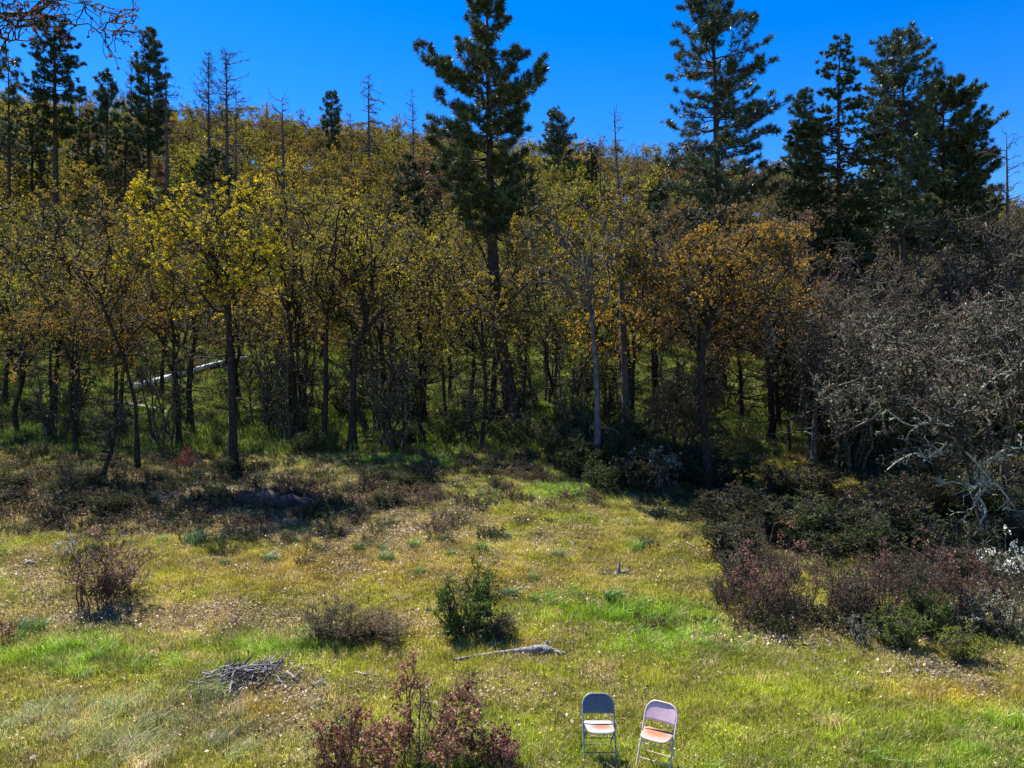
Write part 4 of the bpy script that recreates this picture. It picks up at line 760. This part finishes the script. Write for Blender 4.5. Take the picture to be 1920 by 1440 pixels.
ground_wood('fallen_log', 'short white log end at the left border of the photograph', 'log', [(-30, 745), (-5, 745), (14, 741)], [.15, .15, .13], 'white', seed=5)
ground_wood('fallen_log', 'thin pale fallen stem half hidden in the grass between the middle oaks', 'log', [(472, 797), (510, 800), (545, 805), (600, 812)], [.06, .07, .05, .03], 'white', seed=6)
ground_wood('fallen_log', 'thick dark decaying log in the shadow at the foot of the tall yellow oak', 'log', [(455, 948), (500, 950), (545, 954), (600, 958)], [.24, .27, .25, .16], 'darkwood', lift=.4, seed=7)
ground_wood('fallen_log', 'pale barkless piece of wood at the right end of the dark log shadow', 'log', [(702, 947), (725, 945), (755, 946)], [.05, .06, .03], 'grey', seed=8)
ground_wood('fallen_log', 'dark thin fallen trunk sloping in the shade right of the grassy hollow', 'log', [(1100, 915), (1140, 925), (1180, 932), (1225, 950)], [.05, .06, .06, .03], 'snag', seed=9)
ground_wood('driftwood_piece', 'forked white driftwood piece in the upper right of the clearing', 'driftwood', [(1150, 1080), (1160, 1078), (1178, 1076)], [.02, .045, .03], 'grey', extra=[((1, (.02, .05, .26)), 0, .05, .015), ((2, (.02, .02, .14)), 0, .035, .02)], S=7)
for i, (lab, pix, r) in enumerate([
    ('thin pale curved stick left of the forked driftwood', [(1125, 1080), (1135, 1077), (1148, 1078)], .018), ('small pale stick above the forked driftwood', [(1063, 1016), (1070, 1019), (1077, 1025)], .02),
    ('long thin curved stick behind the heap of grey branches', [(373, 1253), (390, 1242), (425, 1242), (465, 1232)], .012), ('pale curved branch right of the heap of grey branches', [(552, 1260), (568, 1251), (590, 1248)], .018),
    ('short thick bleached stick right of the heap, above the curved one', [(526, 1271), (540, 1270), (560, 1282)], .028), ('short pale stick below the thick bleached stick', [(517, 1282), (528, 1284), (535, 1292)], .02),
    ('curved grey stick nearest the large brown shrub', [(586, 1290), (602, 1284), (618, 1288)], .022), ('thin straight stick lying towards the large brown shrub', [(552, 1310), (575, 1305), (600, 1300)], .012),
    ('white forked twig behind the large foreground brown shrub', [(660, 1262), (685, 1268), (708, 1268)], .014), ('pale twig above the top of the large foreground brown shrub', [(800, 1295), (808, 1284), (812, 1270)], .012),
    ('small pale stick standing in the grass left of the heap', [(357, 1318), (358, 1306), (360, 1298)], .02), ('short dead stick at the left margin of the clearing', [(45, 1062), (55, 1058), (64, 1060)], .03)]):
    ground_wood('fallen_stick', lab, 'stick', pix, [r, r * 1.1, r * .9, r * .6][:len(pix)], 'grey', S=6, lift=.8, seed=20 + i, extra=[((1, (.08, .03, .09)), 0, r * .7, r * .3)] if i % 2 == 0 else [])
# heap of grey branches: every stick a part
x0, d0 = gp(455, 1280); z0 = z1(x0, d0); heap = thing('branch_heap', 'heap of tangled grey and charred branches in the grass, left side of the clearing', 'branch heap', (x0, d0, z0))
rh = np.random.default_rng(33); sticks = []
for i in range(14):
    K = 6; L = 1.0; P = np.zeros((K, 3)); P[:, 0] = np.linspace(-.5, .5, K); P[1:, 1:] += np.cumsum(rh.normal(0, .06, (K - 1, 2)), 0)
    g = [tubes(P[None], (.020 * np.linspace(1, .35, K))[None], 5, 0, rh)]
    b, tg, _ = sample_on(rh, P[None], 4, .2, 1); e = b + unit(tg + rh.normal(0, .6, b.shape)) * .2 * rh.uniform(.5, 1.3, (4, 1)); g.append(tubes(paths(rh, b, e, 4, .08), .007 * np.ones((4, 4)), 4, 0, rh))
    sticks.append((make_mesh('stick', g, [M['stick']], True), make_mesh('stick_dark', g, [M['darkwood']], True)))
for i in range(120):
    a, b = sticks[i % 14]; dk = rh.random() < .45; o = link('stick', b if dk else a, heap)
    u = rh.normal(0, .26); v_ = rh.normal(0, .15); hh = .20 * math.exp(-(u * u) / .12 - (v_ * v_) / .06)
    xx, yy = u + v_ * .3, v_ * 1.5 + u * .15
    o.location = (xx, yy, z1(x0 + xx, d0 + yy) - z0 + rh.uniform(.02, .05 + hh)); ang = rh.normal(.35, 1.0)
    o.rotation_euler = (rh.uniform(0, 6), rh.normal(0, .22), ang); s = rh.uniform(.25, .75); th = rh.uniform(.7, 1.6); o.scale = (s, s * th, s * th)
for (pix, r) in (([(480, 1262), (500, 1260), (532, 1253)], .032), ([(370, 1284), (400, 1278), (435, 1270)], .016), ([(385, 1290), (430, 1278), (470, 1262)], .014), ([(425, 1305), (445, 1285), (475, 1272)], .02)):
    P = [gp(*q) for q in pix]; P = [(a - x0, b - d0, z1(a, b) - z0 + .06 + .03 * k) for k, (a, b) in enumerate(P)]; link('stick', limb_mesh(P, [r, r * .9, r * .8], 6, M['grey'], rh), heap)

# ------------------------------------------------------------------ branch of a near oak reaching in at the upper left
x0, d0 = -6.6, 5.2; z0 = z1(x0, d0); ro = np.random.default_rng(44)
near = thing('overhanging_oak', 'near oak reaching in at the upper left corner with budding bare twigs', 'oak tree', (x0, d0, z0))
tp = np.array([[0, 0, -.2], [.1, 0, 2], [0, .1, 4], [.15, .2, 6.2], [.1, .3, 8.5], [0, .2, 10.5]]); link('trunk', make_mesh('near_trunk', [tubes(tp[None], np.array([[.30, .24, .2, .17, .11, .04]]), 12, 0, ro)], [M['oakbark']], True), near)
def nearpt(px, py, d): return np.array([at(px, d) - x0, d - d0, hat(py, d) - z0])
mains = [[tp[3] + np.array([0, 0, .5]), nearpt(-160, 60, 5.4), nearpt(-40, 30, 5.5), nearpt(60, 25, 5.6), nearpt(110, -10, 5.7), nearpt(170, -60, 5.8)],
         [nearpt(-40, 30, 5.5), nearpt(40, 45, 5.45), nearpt(90, 30, 5.4), nearpt(135, 48, 5.4), nearpt(180, 52, 5.4), nearpt(222, 36, 5.4)],
         [tp[3] + np.array([0, 0, .2]), nearpt(-180, 90, 5.2), nearpt(-60, 66, 5.2), nearpt(-10, 60, 5.2), nearpt(20, 78, 5.2), nearpt(45, 60, 5.2)],
         [nearpt(60, 25, 5.6), nearpt(85, -5, 5.6), nearpt(120, -20, 5.6), nearpt(160, 10, 5.6), nearpt(200, 52, 5.6), nearpt(238, 62, 5.6)],
         [nearpt(-160, 60, 5.4), nearpt(-90, 0, 5.6), nearpt(-20, -10, 5.6), nearpt(40, -5, 5.6), nearpt(130, 5, 5.6), nearpt(175, 8, 5.7)],
         [nearpt(-10, 60, 5.2), nearpt(10, 78, 5.1), nearpt(25, 60, 5.1), nearpt(35, 40, 5.1), nearpt(60, 44, 5.1), nearpt(78, 70, 5.1)]]
mr = [[.09, .055, .035, .028, .02, .01], [.022, .016, .012, .008, .006, .003], [.06, .04, .03, .02, .01, .004], [.014, .011, .008, .006, .004, .002], [.04, .03, .02, .012, .006, .003], [.016, .012, .008, .006, .004, .003]]
g = []
for P, r in zip(mains, mr):
    P = np.array(P); s = np.linspace(0, 5, 19); Q = np.stack([np.interp(s, range(6), P[:, j]) for j in range(3)], 1); Q[1:] += ro.normal(0, .012, Q[1:].shape); g.append((Q, np.interp(s, range(6), r) * .62))
bt = [tubes(Q[None], r[None], 6, 0, ro) for Q, r in g]
Qs = np.stack([Q for Q, r in g]); b, tg, t = sample_on(ro, Qs, 12, .25, 1); e = b + unit(tg + ro.normal(0, .7, b.shape)) * ro.uniform(.08, .32, (len(b), 1)); P2 = paths(ro, b, e, 6, .08)
bt.append(tubes(P2, .0055 * (1 - np.linspace(0, .6, 6))[None] + np.zeros((len(b), 1)), 4, 0, ro)); b, tg, t = sample_on(ro, P2, 3, .3, 1); e = b + unit(tg + ro.normal(0, .7, b.shape)) * ro.uniform(.03, .13, (len(b), 1)); P3 = paths(ro, b, e, 4, .08)
bt.append(tubes(P3, .003 * np.ones((len(b), 4)), 3, 0, ro)); link('branches', make_mesh('near_branches', bt, [M['oakbark']], True), near)
q = np.concatenate([P3[:, -1], P2[:, -1], sample_on(ro, P2, 1, .3, 1)[0]]); bud = link('buds', make_mesh('buds', [leaf_quads(ro, np.repeat(q, 2, 0) + ro.normal(0, .006, (len(q) * 2, 3)), .018, 0)], [M['oakleaf']]), near); bud.color = (.15, .075, .055, 1)

# ------------------------------------------------------------------ folding chairs
def paint(name, c, edge, rust=False):
    m, n, l = nodes(name); col_ = ramp(n, l, noise(n, l, 22, 5, True), [(.35, c), (.62, tuple(k * 1.15 for k in c)), (.8, edge)])
    if rust:
        tc = n.new('ShaderNodeTexCoord'); mp = n.new('ShaderNodeMapping'); mp.inputs['Location'].default_value = rust[:3]; mp.inputs['Scale'].default_value = rust[3]; gr_ = n.new('ShaderNodeTexGradient'); gr_.gradient_type = 'SPHERICAL'
        l.new(tc.outputs['Object'], mp.inputs['Vector']); l.new(mp.outputs[0], gr_.inputs[0]); ad = n.new('ShaderNodeMath'); ad.operation = 'ADD'; l.new(gr_.outputs['Fac'], ad.inputs[0])
        nz = n.new('ShaderNodeMath'); nz.operation = 'MULTIPLY_ADD'; l.new(noise(n, l, 14, 4, True), nz.inputs[0]); nz.inputs[1].default_value = .7; nz.inputs[2].default_value = -.35; l.new(nz.outputs[0], ad.inputs[1])
        f = ramp(n, l, ad.outputs[0], [(.02, (0, 0, 0)), (.62, (1, 1, 1))]); col_ = mixc(n, l, col_, (.36, .15, .075, 1), f, 'MIX')
    p = n.new('ShaderNodeBsdfPrincipled'); p.inputs['Roughness'].default_value = .42; p.inputs['Specular IOR Level'].default_value = .5; l.new(col_, p.inputs['Base Color'])
    o = n.new('ShaderNodeOutputMaterial'); l.new(p.outputs[0], o.inputs[0]); return m
rubber = bark_mat('black_rubber', (.015, .015, .015), (.03, .03, .03))
def tube1(P, r, S=10):
    P = np.array(P, float); T = np.gradient(P, axis=0); T /= np.linalg.norm(T, axis=1, keepdims=True); A = np.zeros_like(P); a = np.cross(T[0], [0.02, 1, .05]); a /= np.linalg.norm(a)
    for i in range(len(P)):
        a = a - T[i] * a.dot(T[i]); a /= np.linalg.norm(a); A[i] = a
    B = np.cross(T, A); th = np.arange(S) / S * 2 * np.pi; V = P[:, None] + r * (A[:, None] * np.cos(th)[None, :, None] + B[:, None] * np.sin(th)[None, :, None])
    K = len(P); idx = np.arange(K * S).reshape(K, S); nx = np.roll(idx, -1, 1); f = np.stack([idx[:-1], nx[:-1], nx[1:], idx[1:]], -1).reshape(-1, 4)
    v = np.concatenate([V.reshape(-1, 3), P[[0, -1]]]); a = np.arange(S); n0 = K * S
    tri = np.concatenate([np.stack([np.roll(a, -1), a, np.full(S, n0)], 1), np.stack([n0 - S + a, n0 - S + np.roll(a, -1), np.full(S, n0 + 1)], 1)])
    return [(v, f, 0, None), (v, tri, 0, None)]
def sheet(fn, nu, nv, th):
    """curved plate with thickness: fn(u,v)->point, thickness along -normal"""
    u = np.linspace(0, 1, nu); v = np.linspace(0, 1, nv); G = np.array([[fn(a, b) for b in v] for a in u]); du = np.gradient(G, axis=0); dv = np.gradient(G, axis=1); n_ = unit(np.cross(du, dv))
    Bk = G - n_ * th; idx = np.arange(nu * nv).reshape(nu, nv); q = np.stack([idx[:-1, :-1], idx[1:, :-1], idx[1:, 1:], idx[:-1, 1:]], -1).reshape(-1, 4); N0 = nu * nv
    rim = np.concatenate([idx[:, 0], idx[-1, 1:], idx[-2::-1, -1], idx[0, -2:0:-1]]); r2 = np.roll(rim, -1)
    f = np.concatenate([q, q[:, ::-1] + N0, np.stack([rim, rim + N0, r2 + N0, r2], 1)]); return [(np.concatenate([G.reshape(-1, 3), Bk.reshape(-1, 3)]), f, 0, None)]
def chair(label, loc, rz, tilt, c, edge, rust, seatc, framec):
    r = thing('folding_chair', label, 'chair', loc); r.rotation_euler = (tilt[0], tilt[1], rz)
    mt = paint('chair_paint', c, edge); ms = paint('chair_seat_paint', seatc, edge, rust)
    yf = lambda z: -.16 + z * (.36 / .78)              # lean of the front frame
    hw, zt, rc = .208, .775, .135; pth = [(-hw - .004, yf(0), 0.0), (-hw, yf(.3), .3), (-hw, yf(zt - rc), zt - rc)]
    for a in np.linspace(0, 90, 8)[1:]: pth.append((-hw + rc - rc * math.cos(math.radians(a)), yf(zt - rc + rc * math.sin(math.radians(a))), zt - rc + rc * math.sin(math.radians(a))))
    pth2 = pth + [(-x_, y_, z_) for x_, y_, z_ in pth[::-1]]
    mf = paint('chair_frame_paint', framec, edge)
    link('front_frame', make_mesh('chair_front_frame', tube1(pth2, .0115), [mf], True), r)
    def top(x_):
        ax = abs(x_); return zt if ax < hw - rc else zt - rc + math.sqrt(max(rc * rc - (ax - hw + rc) ** 2, 0))
    def back(u, v):
        x_ = (u * 2 - 1) * (hw - .006); z0_ = .555; z_ = z0_ + (top(x_) - .006 - z0_) * v; return (x_, yf(z_) + .013 * (1 - (x_ / hw) ** 2) - .009, z_)
    link('backrest', make_mesh('chair_backrest', sheet(back, 21, 9, .004), [mt], True), r)
    def seat(u, v):
        x_ = (u * 2 - 1); w = .192 * (1 - .10 * v * v) ; rr = 1 - max(0, (v - .80) / .20) ** 3 * .12 - max(0, (.12 - v) / .12) ** 2 * .06; y_ = .135 - v * .36
        y_ += .030 * max(0, v - .7) / .3 * abs(x_) ** 4; dip = -.010 * (1 - x_ * x_) * math.sin(math.pi * v); lip = -.018 * max(0, (v - .93) / .07) - .010 * max(0, (abs(x_) - .93) / .07)
        return (x_ * w * rr, y_, .445 + dip + lip + .012 * v)
    link('seat', make_mesh('chair_seat', sheet(lambda u, v: seat(1 - u, v), 25, 25, .012), [ms], True), r)
    for s in (-1, 1):
        leg = link('rear_leg', make_mesh('chair_rear_leg', tube1([(s * .185, -.11, .43), (s * .188, .10, .21), (s * .190, .27, .0)], .010), [mt], True), r)
        link('foot_cap', make_mesh('foot_cap', tube1([(s * .190, .262, .022), (s * .1905, .272, -.004)], .013), [rubber], True), leg)
        ff = link('foot_cap', make_mesh('foot_cap', tube1([(s * (hw + .004), yf(0.02), .024), (s * (hw + .004), yf(0) - .002, -.004)], .0145), [rubber], True), r)
        link('side_link', make_mesh('chair_side_link', tube1([(s * .198, yf(.40), .40), (s * .196, .12, .44)], .006, 6), [mt], True), r)
    for z_ in (.29, .135): link('rung', make_mesh('chair_rung', tube1([(-hw, yf(z_), z_), (hw, yf(z_), z_)], .006, 8), [mt], True), r)
    for z_ in (.10,): y_ = .27 - z_ * .78; link('rear_rung', make_mesh('chair_rung', tube1([(-.188, y_, z_), (.188, y_, z_)], .006, 8), [mt], True), r)
    return r
xa, da = 1.13, 9.75; xa = at(1122, da)
chair('blue-grey metal folding chair with rust spot on its seat, left of the pinkish chair', (xa, da, z1(xa, da) - .015), math.radians(3), (math.radians(1), math.radians(1.5)), (.085, .105, .135), (.20, .22, .25), (-.03 * 5.5, .03 * 8, -.44 * 5, (5.5, 8, 5)), (.30, .31, .32), (.20, .24, .26))
xb, db = at(1229, 9.55), 9.55
chair('pinkish beige metal folding chair turned to the left, with a rusty seat', (xb, db, z1(xb, db) - .02), math.radians(-27), (math.radians(-1), math.radians(3)), (.62, .42, .46), (.66, .50, .50), (.0, -.15, -.44 * 4.3, (4.3, 5.6, 4.3)), (.38, .27, .23), (.52, .42, .42))
